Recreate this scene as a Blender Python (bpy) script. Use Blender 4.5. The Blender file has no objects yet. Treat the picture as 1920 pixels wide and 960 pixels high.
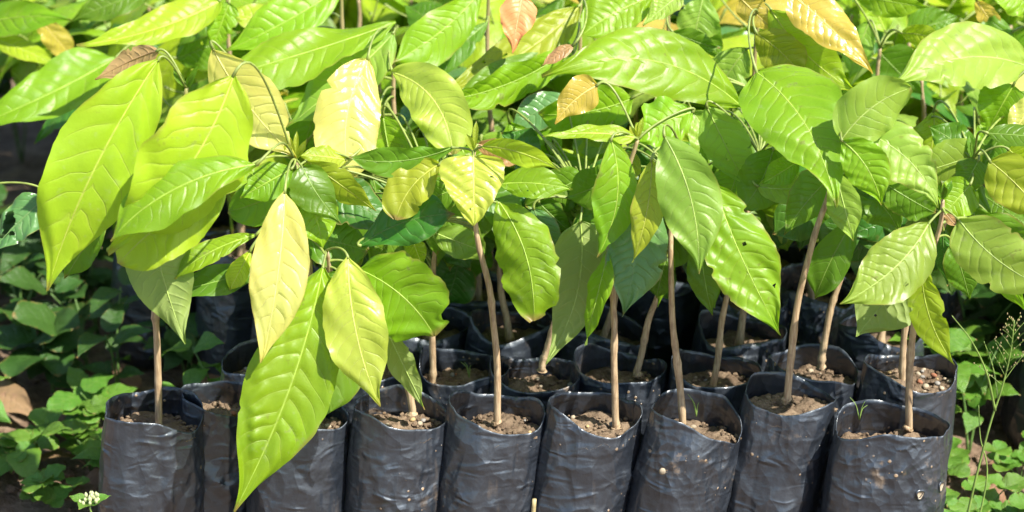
import bpy, math, random
import numpy as np
from mathutils import Vector, Matrix

random.seed(7)
R = math.radians
sc = bpy.context.scene
col = sc.collection

# ------------------------------------------------------------------ camera, sky, sun, exposure
PITCH = R(23.0); FPX = 4034.0
CAM = Vector((0.0, -2.209, 1.326))
cam = bpy.data.cameras.new('camera'); cam_o = bpy.data.objects.new('camera', cam); col.objects.link(cam_o)
cam.sensor_width = 36.0; cam.lens = 36.0 * FPX / 1920.0
cam.clip_start = 0.05; cam.clip_end = 500
cam_o.location = CAM; cam_o.rotation_euler = (R(90) - PITCH, 0, 0)
cam.dof.use_dof = True; cam.dof.focus_distance = 2.42; cam.dof.aperture_fstop = 4.2
sc.camera = cam_o

SUN_EL, SUN_AZ = R(52), R(53)          # azimuth measured to the right of the camera's back
to_sun = Vector((math.sin(SUN_AZ) * math.cos(SUN_EL), -math.cos(SUN_AZ) * math.cos(SUN_EL), math.sin(SUN_EL)))
w = bpy.data.worlds.new('World'); sc.world = w; w.use_nodes = True
nt = w.node_tree; bg = nt.nodes['Background']
sky = nt.nodes.new('ShaderNodeTexSky'); sky.sky_type = 'NISHITA'; sky.sun_disc = False
sky.sun_elevation = SUN_EL; sky.sun_rotation = math.atan2(to_sun.x, to_sun.y)
nt.links.new(sky.outputs[0], bg.inputs[0]); bg.inputs[1].default_value = 0.11
sun = bpy.data.lights.new('sun', 'SUN'); sun.energy = 5.0; sun.angle = R(0.55); sun.color = (1.0, 0.955, 0.87)
sun_o = bpy.data.objects.new('sun', sun); col.objects.link(sun_o)
sun_o.rotation_euler = to_sun.to_track_quat('Z', 'Y').to_euler(); sun_o.location = (1, -2, 4)
sc.view_settings.view_transform = 'Standard'; sc.view_settings.look = 'None'
sc.view_settings.gamma = 1.0; sc.view_settings.exposure = 1.15
sc.cycles.max_bounces = 5; sc.cycles.diffuse_bounces = 4; sc.cycles.glossy_bounces = 2; sc.cycles.transmission_bounces = 3; sc.cycles.transparent_max_bounces = 4
sc.cycles.use_adaptive_sampling = True; sc.cycles.adaptive_threshold = .02
sc.cycles.use_denoising = True

FWD = Vector((0, math.cos(PITCH), -math.sin(PITCH))); UP = Vector((0, math.sin(PITCH), math.cos(PITCH))); RIGHT = Vector((1, 0, 0))
def ray(px, py): return FWD * FPX + RIGHT * (px - 960.0) + UP * (480.0 - py)
def P(px, py, Y):                       # the point of the plane y = Y that is seen at this pixel of the photograph
    d = ray(px, py); return CAM + d * ((Y - CAM.y) / d.y)
def PZ(px, py, z):
    d = ray(px, py); return CAM + d * ((z - CAM.z) / d.z)
def proj(p):
    q = p - CAM; d = q.dot(FWD); return (960 + FPX * q.x / d, 480 - FPX * q.dot(UP) / d)

# ------------------------------------------------------------------ helpers
def tag(o, label=None, cat=None, group=None, kind=None):
    if label: o['label'] = label
    if cat: o['category'] = cat
    if group: o['group'] = group
    if kind: o['kind'] = kind
    return o
def empty(name, loc):
    o = bpy.data.objects.new(name, None); col.objects.link(o); o.location = loc; o.empty_display_size = 0.03
    return o
def make_mesh(name, verts, faces, mat=None, uvs=None, smooth=True):
    me = bpy.data.meshes.new(name)
    verts = np.asarray(verts, dtype=float)
    me.from_pydata(verts.tolist(), [], [tuple(f) for f in faces])
    if uvs:
        vi = np.empty(len(me.loops), dtype=np.int32); me.loops.foreach_get('vertex_index', vi)
        for uname, arr in uvs.items():
            l = me.uv_layers.new(name=uname); l.data.foreach_set('uv', np.asarray(arr, dtype=float)[vi].ravel())
    if smooth: me.polygons.foreach_set('use_smooth', [True] * len(me.polygons))
    if mat: me.materials.append(mat)
    me.update()
    return me
def link(name, me, parent=None, loc=None):
    o = bpy.data.objects.new(name, me); col.objects.link(o)
    if parent: o.parent = parent
    if loc is not None: o.location = loc
    return o
def spline(pts, n):                     # Catmull-Rom through the points
    pts = [np.array(p, dtype=float) for p in pts]
    q = [2 * pts[0] - pts[1]] + pts + [2 * pts[-1] - pts[-2]]
    out = []; segs = len(pts) - 1
    for i in range(n):
        t = i / (n - 1) * segs; k = min(int(t), segs - 1); t -= k
        a, b, c, d = q[k:k + 4]
        out.append(0.5 * (2 * b + (c - a) * t + (2 * a - 5 * b + 4 * c - d) * t * t + (3 * b - a - 3 * c + d) * t ** 3))
    return np.array(out)
def tube(path, rad, ns=8):
    path = np.asarray(path, dtype=float); n = len(path); V = []; F = []
    t = np.gradient(path, axis=0); t /= np.linalg.norm(t, axis=1)[:, None] + 1e-12
    ref = np.array([0.31, 0.87, 0.2])
    for i in range(n):
        s = np.cross(t[i], ref); s /= np.linalg.norm(s); u = np.cross(s, t[i])
        for k in range(ns):
            a = 2 * math.pi * k / ns; V.append(path[i] + rad[i] * (math.cos(a) * s + math.sin(a) * u))
    for i in range(n - 1):
        for k in range(ns):
            F.append((i * ns + k, i * ns + (k + 1) % ns, (i + 1) * ns + (k + 1) % ns, (i + 1) * ns + k))
    F.append(tuple(range(ns))[::-1]); F.append(tuple((n - 1) * ns + k for k in range(ns)))
    return V, F
def join(parts):
    V = []; F = []
    for v, f in parts:
        b = len(V); V.extend(list(v)); F.extend([tuple(i + b for i in q) for q in f])
    return V, F
def blob(rng, r, sub=1, squash=(1, 1, .7), jag=.18):
    import bmesh
    bm = bmesh.new(); bmesh.ops.create_icosphere(bm, subdivisions=sub, radius=1)
    V = [np.array(v.co) * np.array(squash) * r * (1 + rng.uniform(-jag, jag)) for v in bm.verts]
    F = [tuple(v.index for v in f.verts) for f in bm.faces]; bm.free()
    return V, F
class Noise1:
    def __init__(s, rng, f=1.0, n=4):
        s.c = [(rng.uniform(.5, 1) / (k + 1), f * (k + 1) * rng.uniform(.7, 1.3), rng.uniform(0, 6.28)) for k in range(n)]
    def __call__(s, x): return sum(a * np.sin(fr * 2 * math.pi * x + p) for a, fr, p in s.c)

# ------------------------------------------------------------------ materials
def new_mat(name):
    m = bpy.data.materials.new(name); m.use_nodes = True; t = m.node_tree
    return m, t, t.nodes['Principled BSDF'], t.nodes['Material Output']
def N(t, typ, **kw):
    n = t.nodes.new(typ)
    for k, v in kw.items(): setattr(n, k, v)
    return n
def math_n(t, op, a, b=None, clamp=False):
    n = t.nodes.new('ShaderNodeMath'); n.operation = op; n.use_clamp = clamp
    for i, x in enumerate((a, b)):
        if x is None: continue
        if isinstance(x, (int, float)): n.inputs[i].default_value = x
        else: t.links.new(x, n.inputs[i])
    return n.outputs[0]
def mixc(t, fac, a, b, blend='MIX'):
    n = t.nodes.new('ShaderNodeMix'); n.data_type = 'RGBA'; n.blend_type = blend
    for sock, x in ((n.inputs[0], fac), (n.inputs[6], a), (n.inputs[7], b)):
        if isinstance(x, (int, float)): sock.default_value = x
        elif isinstance(x, tuple): sock.default_value = (*x, 1)
        else: t.links.new(x, sock)
    return n.outputs[2]
def ramp(t, fac, stops):
    n = t.nodes.new('ShaderNodeMapRange'); n.inputs[1].default_value = stops[0]; n.inputs[2].default_value = stops[1]
    n.interpolation_type = 'SMOOTHSTEP'
    t.links.new(fac, n.inputs[0]); return n.outputs[0]
def noise(t, vec, scale, detail=3.0, rough=.55):
    n = t.nodes.new('ShaderNodeTexNoise'); n.inputs['Scale'].default_value = scale
    n.inputs['Detail'].default_value = detail; n.inputs['Roughness'].default_value = rough
    if vec is not None: t.links.new(vec, n.inputs['Vector'])
    return n.outputs[0]

RIBC = {}
def leaf_mat(name, base, vein, under, trans=.50, rough=.40, spec=.42, spot=0.2, veinamt=.20, tip=None, tcol=None):
    RIBC[name] = tuple(a * .55 + v * .45 for a, v in zip(base, vein))
    m, t, b, out = new_mat(name); L = t.links
    uv = N(t, 'ShaderNodeUVMap', uv_map='blade'); vn = N(t, 'ShaderNodeUVMap', uv_map='vein')
    su = N(t, 'ShaderNodeSeparateXYZ'); L.new(uv.outputs[0], su.inputs[0])
    sv = N(t, 'ShaderNodeSeparateXYZ'); L.new(vn.outputs[0], sv.inputs[0])
    tc = N(t, 'ShaderNodeTexCoord'); oi = N(t, 'ShaderNodeObjectInfo')
    geo = N(t, 'ShaderNodeNewGeometry')
    add = N(t, 'ShaderNodeVectorMath', operation='ADD'); L.new(tc.outputs['Object'], add.inputs[0]); L.new(oi.outputs['Random'], add.inputs[1])
    co = add.outputs[0]
    av = math_n(t, 'ABSOLUTE', math_n(t, 'SUBTRACT', su.outputs[1], .5))                 # 0 on the midrib, .5 at the margin
    mid = math_n(t, 'SUBTRACT', 1.0, ramp(t, av, (.004, .020)))
    fr = math_n(t, 'ABSOLUTE', math_n(t, 'SUBTRACT', math_n(t, 'FRACT', sv.outputs[0]), .5))  # .5 on a side vein
    sec = math_n(t, 'MULTIPLY', ramp(t, fr, (.445, .492)), math_n(t, 'SUBTRACT', 1.0, ramp(t, av, (.33, .49))))
    fade = math_n(t, 'SUBTRACT', 1.0, ramp(t, su.outputs[0], (.70, .90)))
    sec = math_n(t, 'MULTIPLY', sec, fade)
    secw = math_n(t, 'MULTIPLY', ramp(t, fr, (.27, .5)), math_n(t, 'SUBTRACT', 1.0, ramp(t, av, (.25, .48))))
    secw = math_n(t, 'MULTIPLY', secw, fade)
    n1 = noise(t, co, 22, 4, .6); n2 = noise(t, co, 95, 3, .6); n0 = noise(t, co, 9, 2, .5)
    patch = ramp(t, math_n(t, 'ADD', n0, math_n(t, 'MULTIPLY', math_n(t, 'SUBTRACT', n1, .5), .35)), (.47, .66))
    sec = math_n(t, 'MULTIPLY', sec, math_n(t, 'ADD', .35, ramp(t, n1, (.3, .6)))); secw = math_n(t, 'MULTIPLY', secw, math_n(t, 'ADD', .3, ramp(t, n0, (.35, .6))))
    hsv = N(t, 'ShaderNodeHueSaturation'); hsv.inputs['Color'].default_value = (*base, 1)
    L.new(math_n(t, 'ADD', .485, math_n(t, 'MULTIPLY', oi.outputs['Random'], .03)), hsv.inputs['Hue'])
    rr = math_n(t, 'FRACT', math_n(t, 'MULTIPLY', oi.outputs['Random'], 7.31))
    L.new(math_n(t, 'ADD', .82, math_n(t, 'MULTIPLY', rr, .36)), hsv.inputs['Value'])
    c = hsv.outputs[0]
    dark = tuple(x * k for x, k in zip(base, (.55, .68, .6)))
    c = mixc(t, math_n(t, 'MULTIPLY', ramp(t, n1, (.42, .72)), .35), c, dark)
    c = mixc(t, math_n(t, 'MULTIPLY', secw, .10), c, vein)
    c = mixc(t, math_n(t, 'MULTIPLY', patch, .55), c, tuple(min(.75, x * k) for x, k in zip(base, (1.28, 1.18, 1.4))))
    c = mixc(t, math_n(t, 'MULTIPLY', sec, veinamt), c, vein)
    c = mixc(t, math_n(t, 'MULTIPLY', mid, .5), c, tuple(min(1, x * 1.15) for x in vein))
    # scorched margins and blemishes
    edge = math_n(t, 'MULTIPLY', ramp(t, math_n(t, 'ADD', av, math_n(t, 'MULTIPLY', math_n(t, 'SUBTRACT', n1, .5), .10)), (.455, .50)), ramp(t, n0, (.46, .60)))
    tipm = math_n(t, 'MULTIPLY', ramp(t, math_n(t, 'ADD', su.outputs[0], math_n(t, 'MULTIPLY', math_n(t, 'SUBTRACT', n1, .5), .2)), (.935, 1.0)), .85)
    sp = math_n(t, 'MULTIPLY', math_n(t, 'MULTIPLY', ramp(t, n2, (.63, .70)), ramp(t, n0, (.50, .60))), spot * 2.4)
    c = mixc(t, math_n(t, 'MULTIPLY', edge, .55), c, (.30, .20, .06))
    c = mixc(t, math_n(t, 'MULTIPLY', math_n(t, 'MULTIPLY', ramp(t, n2, (.56, .70)), ramp(t, n1, (.45, .6))), .16), c, (.50, .50, .34))
    c = mixc(t, tipm, c, (.32, .19, .07))
    c = mixc(t, sp, c, (.16, .10, .03))
    cu = mixc(t, math_n(t, 'MULTIPLY', math_n(t, 'ADD', sec, mid, True), .55), under, tuple(min(1, x * 1.25) for x in vein))
    cc = mixc(t, geo.outputs['Backfacing'], c, cu)
    L.new(cc, b.inputs['Base Color'])
    rg = math_n(t, 'ADD', rough, math_n(t, 'MULTIPLY', math_n(t, 'SUBTRACT', n1, .5), .22))
    rg = math_n(t, 'ADD', rg, math_n(t, 'MULTIPLY', geo.outputs['Backfacing'], .2))
    L.new(rg, b.inputs['Roughness']); b.inputs['Specular IOR Level'].default_value = spec
    h = math_n(t, 'ADD', math_n(t, 'MULTIPLY', sec, -.30), math_n(t, 'MULTIPLY', secw, -.40))
    h = math_n(t, 'ADD', h, math_n(t, 'MULTIPLY', n2, .32))
    h = math_n(t, 'ADD', h, math_n(t, 'MULTIPLY', n1, 1.1))
    bp = N(t, 'ShaderNodeBump'); bp.inputs['Strength'].default_value = .45; bp.inputs['Distance'].default_value = .0022
    L.new(h, bp.inputs['Height']); L.new(bp.outputs[0], b.inputs['Normal'])
    tr = N(t, 'ShaderNodeBsdfTranslucent')
    tl = tcol or tuple(min(1, x * k) for x, k in zip(base, (1.35, 1.45, .7)))
    ct = mixc(t, .75, cc, tl)
    ct = mixc(t, math_n(t, 'MULTIPLY', math_n(t, 'ADD', sec, mid, True), .35), ct, tuple(x * .5 for x in base))
    L.new(ct, tr.inputs[0]); L.new(bp.outputs[0], tr.inputs[1])
    mx = N(t, 'ShaderNodeMixShader'); mx.inputs[0].default_value = trans
    L.new(b.outputs[0], mx.inputs[1]); L.new(tr.outputs[0], mx.inputs[2]); L.new(mx.outputs[0], out.inputs['Surface'])
    return m

LM = {
 'lime':   leaf_mat('lime leaf',   (.215, .385, .012), (.40, .50, .09), (.24, .33, .07)),
 'ygreen': leaf_mat('yellow-green leaf', (.34, .47, .020), (.52, .56, .12), (.30, .36, .07)),
 'yellow': leaf_mat('pale yellow young leaf', (.70, .65, .16), (.74, .68, .24), (.45, .45, .12), rough=.3, spec=.6, veinamt=.3, spot=.12),
 'cream':  leaf_mat('cream green young leaf', (.49, .58, .075), (.60, .62, .18), (.40, .46, .11), rough=.36, spec=.5, veinamt=.25, spot=.15),
 'mid':    leaf_mat('mid green leaf', (.125, .255, .015), (.27, .37, .08), (.16, .26, .06)),
 'deep':   leaf_mat('deep green leaf', (.048, .145, .014), (.14, .25, .06), (.10, .19, .05), trans=.28),
 'blue':   leaf_mat('bluish green leaf', (.095, .205, .055), (.18, .29, .09), (.13, .22, .08), trans=.24, rough=.3),
 'pale':   leaf_mat('pale green leaf', (.27, .41, .050), (.42, .50, .15), (.29, .38, .10)),
 'olive':  leaf_mat('olive yellow leaf', (.32, .385, .026), (.46, .46, .10), (.30, .35, .06)),
 'gold':   leaf_mat('golden young leaf', (.58, .44, .07), (.66, .55, .20), (.45, .36, .10), rough=.27, spec=.7),
 'orange': leaf_mat('orange flush leaf', (.62, .26, .09), (.66, .38, .16), (.45, .22, .10), trans=.25, rough=.45),
 'bronze': leaf_mat('bronze flush leaf', (.36, .20, .08), (.44, .29, .13), (.38, .25, .10), trans=.25),
 'weed':   leaf_mat('weed leaf', (.036, .095, .014), (.07, .14, .03), (.055, .11, .028), trans=.3, rough=.45, veinamt=.25),  # green darkened so the shade over the background weeds sits in the leaf colour
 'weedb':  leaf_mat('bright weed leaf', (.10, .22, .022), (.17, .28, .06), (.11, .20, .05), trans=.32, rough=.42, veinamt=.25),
 'dead':   leaf_mat('dead leaf', (.20, .12, .065), (.26, .17, .10), (.22, .14, .08), trans=.08, rough=.75, spec=.2),
}

def stem_mat(name, c0, c1, c2):
    m, t, b, out = new_mat(name); L = t.links
    tc = N(t, 'ShaderNodeTexCoord'); mp = N(t, 'ShaderNodeMapping'); L.new(tc.outputs['Object'], mp.inputs[0])
    mp.inputs['Scale'].default_value = (1, 1, .12)
    sx = N(t, 'ShaderNodeSeparateXYZ'); L.new(tc.outputs['Object'], sx.inputs[0])
    n1 = noise(t, mp.outputs[0], 420, 4); n2 = noise(t, tc.outputs['Object'], 60, 3)
    c = mixc(t, ramp(t, n1, (.35, .65)), c0, c1)
    c = mixc(t, math_n(t, 'MULTIPLY', ramp(t, n2, (.5, .7)), .5), c, tuple(x * .5 for x in c0))
    c = mixc(t, ramp(t, math_n(t, 'ADD', sx.outputs[2], math_n(t, 'MULTIPLY', n2, .05)), (.30, .44)), c, c2)
    L.new(c, b.inputs['Base Color']); b.inputs['Roughness'].default_value = .6
    bp = N(t, 'ShaderNodeBump'); bp.inputs['Strength'].default_value = .5; bp.inputs['Distance'].default_value = .0012
    L.new(n1, bp.inputs['Height']); L.new(bp.outputs[0], b.inputs['Normal'])
    return m
M_STEM = stem_mat('brown seedling stem', (.29, .19, .105), (.43, .32, .19), (.20, .19, .05))
def plain(name, c, rough=.6, var=.35, sc_=80, trans=0):
    m, t, b, out = new_mat(name); L = t.links
    tc = N(t, 'ShaderNodeTexCoord'); n1 = noise(t, tc.outputs['Object'], sc_, 4)
    cc = mixc(t, ramp(t, n1, (.35, .68)), c, tuple(x * (1 - var) for x in c))
    L.new(cc, b.inputs['Base Color']); b.inputs['Roughness'].default_value = rough
    bp = N(t, 'ShaderNodeBump'); bp.inputs['Strength'].default_value = .4; bp.inputs['Distance'].default_value = .001
    L.new(n1, bp.inputs['Height']); L.new(bp.outputs[0], b.inputs['Normal'])
    return m
M_PET = plain('green petiole', (.23, .29, .06), .5)
RIBS = {k: plain('midrib of ' + m.name, RIBC[m.name], .5) for k, m in LM.items()}
M_WSTEM = plain('weed stem', (.10, .19, .04), .55)
M_GRASS = plain('grass green', (.20, .30, .06), .55)
M_STRAW = plain('straw', (.42, .34, .16), .6)
M_PEB = [plain('tan pebble', (.36, .29, .20), .85), plain('grey pebble', (.26, .24, .21), .85), plain('brick red crumb', (.30, .12, .06), .85), plain('ochre pebble', (.42, .30, .14), .85)]
M_BUD = plain('pale flower bud', (.42, .46, .22), .6)

def soil_mat(name, c0, c1, scale, dist, rough=.95):
    m, t, b, out = new_mat(name); L = t.links
    tc = N(t, 'ShaderNodeTexCoord'); v = tc.outputs['Object']
    geo = N(t, 'ShaderNodeNewGeometry'); v = geo.outputs['Position']
    n1 = noise(t, v, scale, 6, .65); n2 = noise(t, v, scale * 5, 4, .6); n3 = noise(t, v, scale * .22, 3)
    c = mixc(t, ramp(t, n1, (.34, .66)), c0, c1)
    c = mixc(t, math_n(t, 'MULTIPLY', ramp(t, n2, (.5, .72)), .6), c, tuple(min(1, x * 1.5) for x in c1))
    c = mixc(t, math_n(t, 'MULTIPLY', ramp(t, n3, (.45, .65)), .5), c, tuple(x * .6 for x in c0))
    L.new(c, b.inputs['Base Color']); b.inputs['Roughness'].default_value = rough; b.inputs['Specular IOR Level'].default_value = .15
    bp = N(t, 'ShaderNodeBump'); bp.inputs['Strength'].default_value = .9; bp.inputs['Distance'].default_value = dist
    L.new(math_n(t, 'ADD', n1, math_n(t, 'MULTIPLY', n2, .5)), bp.inputs['Height']); L.new(bp.outputs[0], b.inputs['Normal'])
    return m
M_SOIL = soil_mat('potting soil', (.125, .085, .055), (.22, .16, .105), 90, .004)
M_GROUND = soil_mat('bare earth', (.13, .085, .055), (.24, .17, .115), 24, .012)

def film_mat():
    m, t, b, out = new_mat('black polythene film'); L = t.links
    tc = N(t, 'ShaderNodeTexCoord'); oi = N(t, 'ShaderNodeObjectInfo')
    add = N(t, 'ShaderNodeVectorMath', operation='ADD'); L.new(tc.outputs['Object'], add.inputs[0]); L.new(oi.outputs['Random'], add.inputs[1])
    co = add.outputs[0]
    sx = N(t, 'ShaderNodeSeparateXYZ'); L.new(tc.outputs['Object'], sx.inputs[0])
    n1 = noise(t, co, 26, 5, .6); n2 = noise(t, co, 150, 3, .6); n3 = noise(t, co, 9, 3)
    mp = N(t, 'ShaderNodeMapping'); L.new(co, mp.inputs[0]); mp.inputs['Scale'].default_value = (1, 1, 2.6); mp.inputs['Rotation'].default_value = (.3, .5, .2)
    n4 = N(t, 'ShaderNodeTexNoise'); n4.noise_type = 'RIDGED_MULTIFRACTAL'; n4.inputs['Scale'].default_value = 26; n4.inputs['Detail'].default_value = 3
    n4.inputs['Distortion'].default_value = .8; L.new(mp.outputs[0], n4.inputs['Vector'])
    vo = N(t, 'ShaderNodeTexVoronoi'); vo.inputs['Scale'].default_value = 125; vo.inputs['Randomness'].default_value = 1; L.new(co, vo.inputs['Vector'])
    vs = N(t, 'ShaderNodeSeparateColor'); L.new(vo.outputs['Color'], vs.inputs[0])
    sd = math_n(t, 'ADD', vo.outputs['Distance'], math_n(t, 'MULTIPLY', math_n(t, 'SUBTRACT', n2, .5), .35))
    sd = math_n(t, 'DIVIDE', sd, math_n(t, 'ADD', .25, math_n(t, 'MULTIPLY', math_n(t, 'POWER', vs.outputs[0], 3.0), 1.5)))
    speck = math_n(t, 'MULTIPLY', math_n(t, 'SUBTRACT', 1.0, ramp(t, sd, (.10, .22))), ramp(t, math_n(t, 'ADD', n3, math_n(t, 'MULTIPLY', vs.outputs[1], .2)), (.62, .72)))
    dust = math_n(t, 'ADD', math_n(t, 'MULTIPLY', ramp(t, n1, (.48, .74)), .10), math_n(t, 'MULTIPLY', ramp(t, n3, (.40, .66)), .03))
    low = ramp(t, sx.outputs[2], (.12, .0))
    c = mixc(t, dust, (.004, .006, .011), (.11, .12, .14))
    c = mixc(t, math_n(t, 'MULTIPLY', ramp(t, n2, (.55, .75)), .05), c, (.12, .13, .15))
    ms = N(t, 'ShaderNodeMapping'); L.new(co, ms.inputs[0]); ms.inputs['Scale'].default_value = (1, 1, .16)
    streak = noise(t, ms.outputs[0], 60, 4, .6)
    mud = math_n(t, 'ADD', math_n(t, 'MULTIPLY', ramp(t, n1, (.58, .67)), ramp(t, n3, (.50, .62))), math_n(t, 'MULTIPLY', math_n(t, 'MULTIPLY', ramp(t, streak, (.60, .72)), ramp(t, n1, (.42, .6))), math_n(t, 'ADD', .25, math_n(t, 'MULTIPLY', low, .5))), True)
    c = mixc(t, math_n(t, 'MULTIPLY', mud, .6), c, (.22, .15, .085))
    c = mixc(t, math_n(t, 'MULTIPLY', speck, .85), c, (.34, .22, .11))
    L.new(c, b.inputs['Base Color'])
    rg = math_n(t, 'ADD', .46, math_n(t, 'MULTIPLY', n1, .20)); rg = math_n(t, 'ADD', rg, math_n(t, 'MULTIPLY', speck, .3))
    L.new(rg, b.inputs['Roughness']); b.inputs['Specular IOR Level'].default_value = 1.0; b.inputs['Coat Weight'].default_value = .7; b.inputs['Coat Roughness'].default_value = .19; b.inputs['Specular Tint'].default_value = (.80, .90, 1, 1)
    cz = N(t, 'ShaderNodeMapping'); L.new(co, cz.inputs[0]); cz.inputs['Scale'].default_value = (1, 1, .62); cz.inputs['Rotation'].default_value = (.25, -.35, .1)
    wob = N(t, 'ShaderNodeVectorMath', operation='MULTIPLY_ADD'); nc = N(t, 'ShaderNodeTexNoise'); nc.inputs['Scale'].default_value = 14; L.new(co, nc.inputs['Vector'])
    L.new(nc.outputs['Color'], wob.inputs[0]); wob.inputs[1].default_value = (.035, .035, .035); L.new(cz.outputs[0], wob.inputs[2])
    va = N(t, 'ShaderNodeTexVoronoi'); va.inputs['Scale'].default_value = 38; L.new(wob.outputs[0], va.inputs['Vector'])
    vb = N(t, 'ShaderNodeTexVoronoi'); vb.inputs['Scale'].default_value = 95; L.new(wob.outputs[0], vb.inputs['Vector'])
    h = math_n(t, 'ADD', math_n(t, 'MULTIPLY', va.outputs['Distance'], .7), math_n(t, 'MULTIPLY', math_n(t, 'MULTIPLY', vb.outputs['Distance'], .46), ramp(t, n3, (.38, .62))))
    h = math_n(t, 'ADD', h, math_n(t, 'ADD', math_n(t, 'MULTIPLY', n4.outputs[0], .42), math_n(t, 'MULTIPLY', n1, .35)))
    h = math_n(t, 'ADD', h, math_n(t, 'MULTIPLY', n2, .03)); h = math_n(t, 'ADD', h, math_n(t, 'MULTIPLY', speck, .12))
    bp = N(t, 'ShaderNodeBump'); bp.inputs['Strength'].default_value = 1.0; bp.inputs['Distance'].default_value = .0062
    L.new(h, bp.inputs['Height']); L.new(bp.outputs[0], b.inputs['Normal'])
    L.new(bp.outputs[0], b.inputs['Coat Normal'])
    return m
M_FILM = film_mat()

# ------------------------------------------------------------------ ground
rng = random.Random(3)
def ground():
    nx, ny = 150, 150
    xs = np.concatenate([[-40, -12, -4], np.linspace(-1.6, 1.6, nx), [4, 12, 40]]); ys = np.concatenate([[-40, -12, -4], np.linspace(-.9, 2.6, ny), [6, 14, 60]])
    X, Y = np.meshgrid(xs, ys)
    Z = .007 * np.sin(X * 17 + 2 * np.sin(Y * 9)) * np.sin(Y * 13 + 1.5 * np.sin(X * 11)) + .003 * np.sin(X * 61 + Y * 23) * np.sin(Y * 57 - X * 31)
    Z = np.where((np.abs(X) > 3) | (np.abs(Y) > 3.5), 0, Z) - .011
    V = np.stack([X.ravel(), Y.ravel(), Z.ravel()], 1); n = len(xs)
    F = [(j * n + i, j * n + i + 1, (j + 1) * n + i + 1, (j + 1) * n + i) for j in range(len(ys) - 1) for i in range(n - 1)]
    tag(link('ground', make_mesh('ground', V, F, M_GROUND)), kind='structure', label='bare brown earth around and between the seedling bags')
ground()

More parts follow.
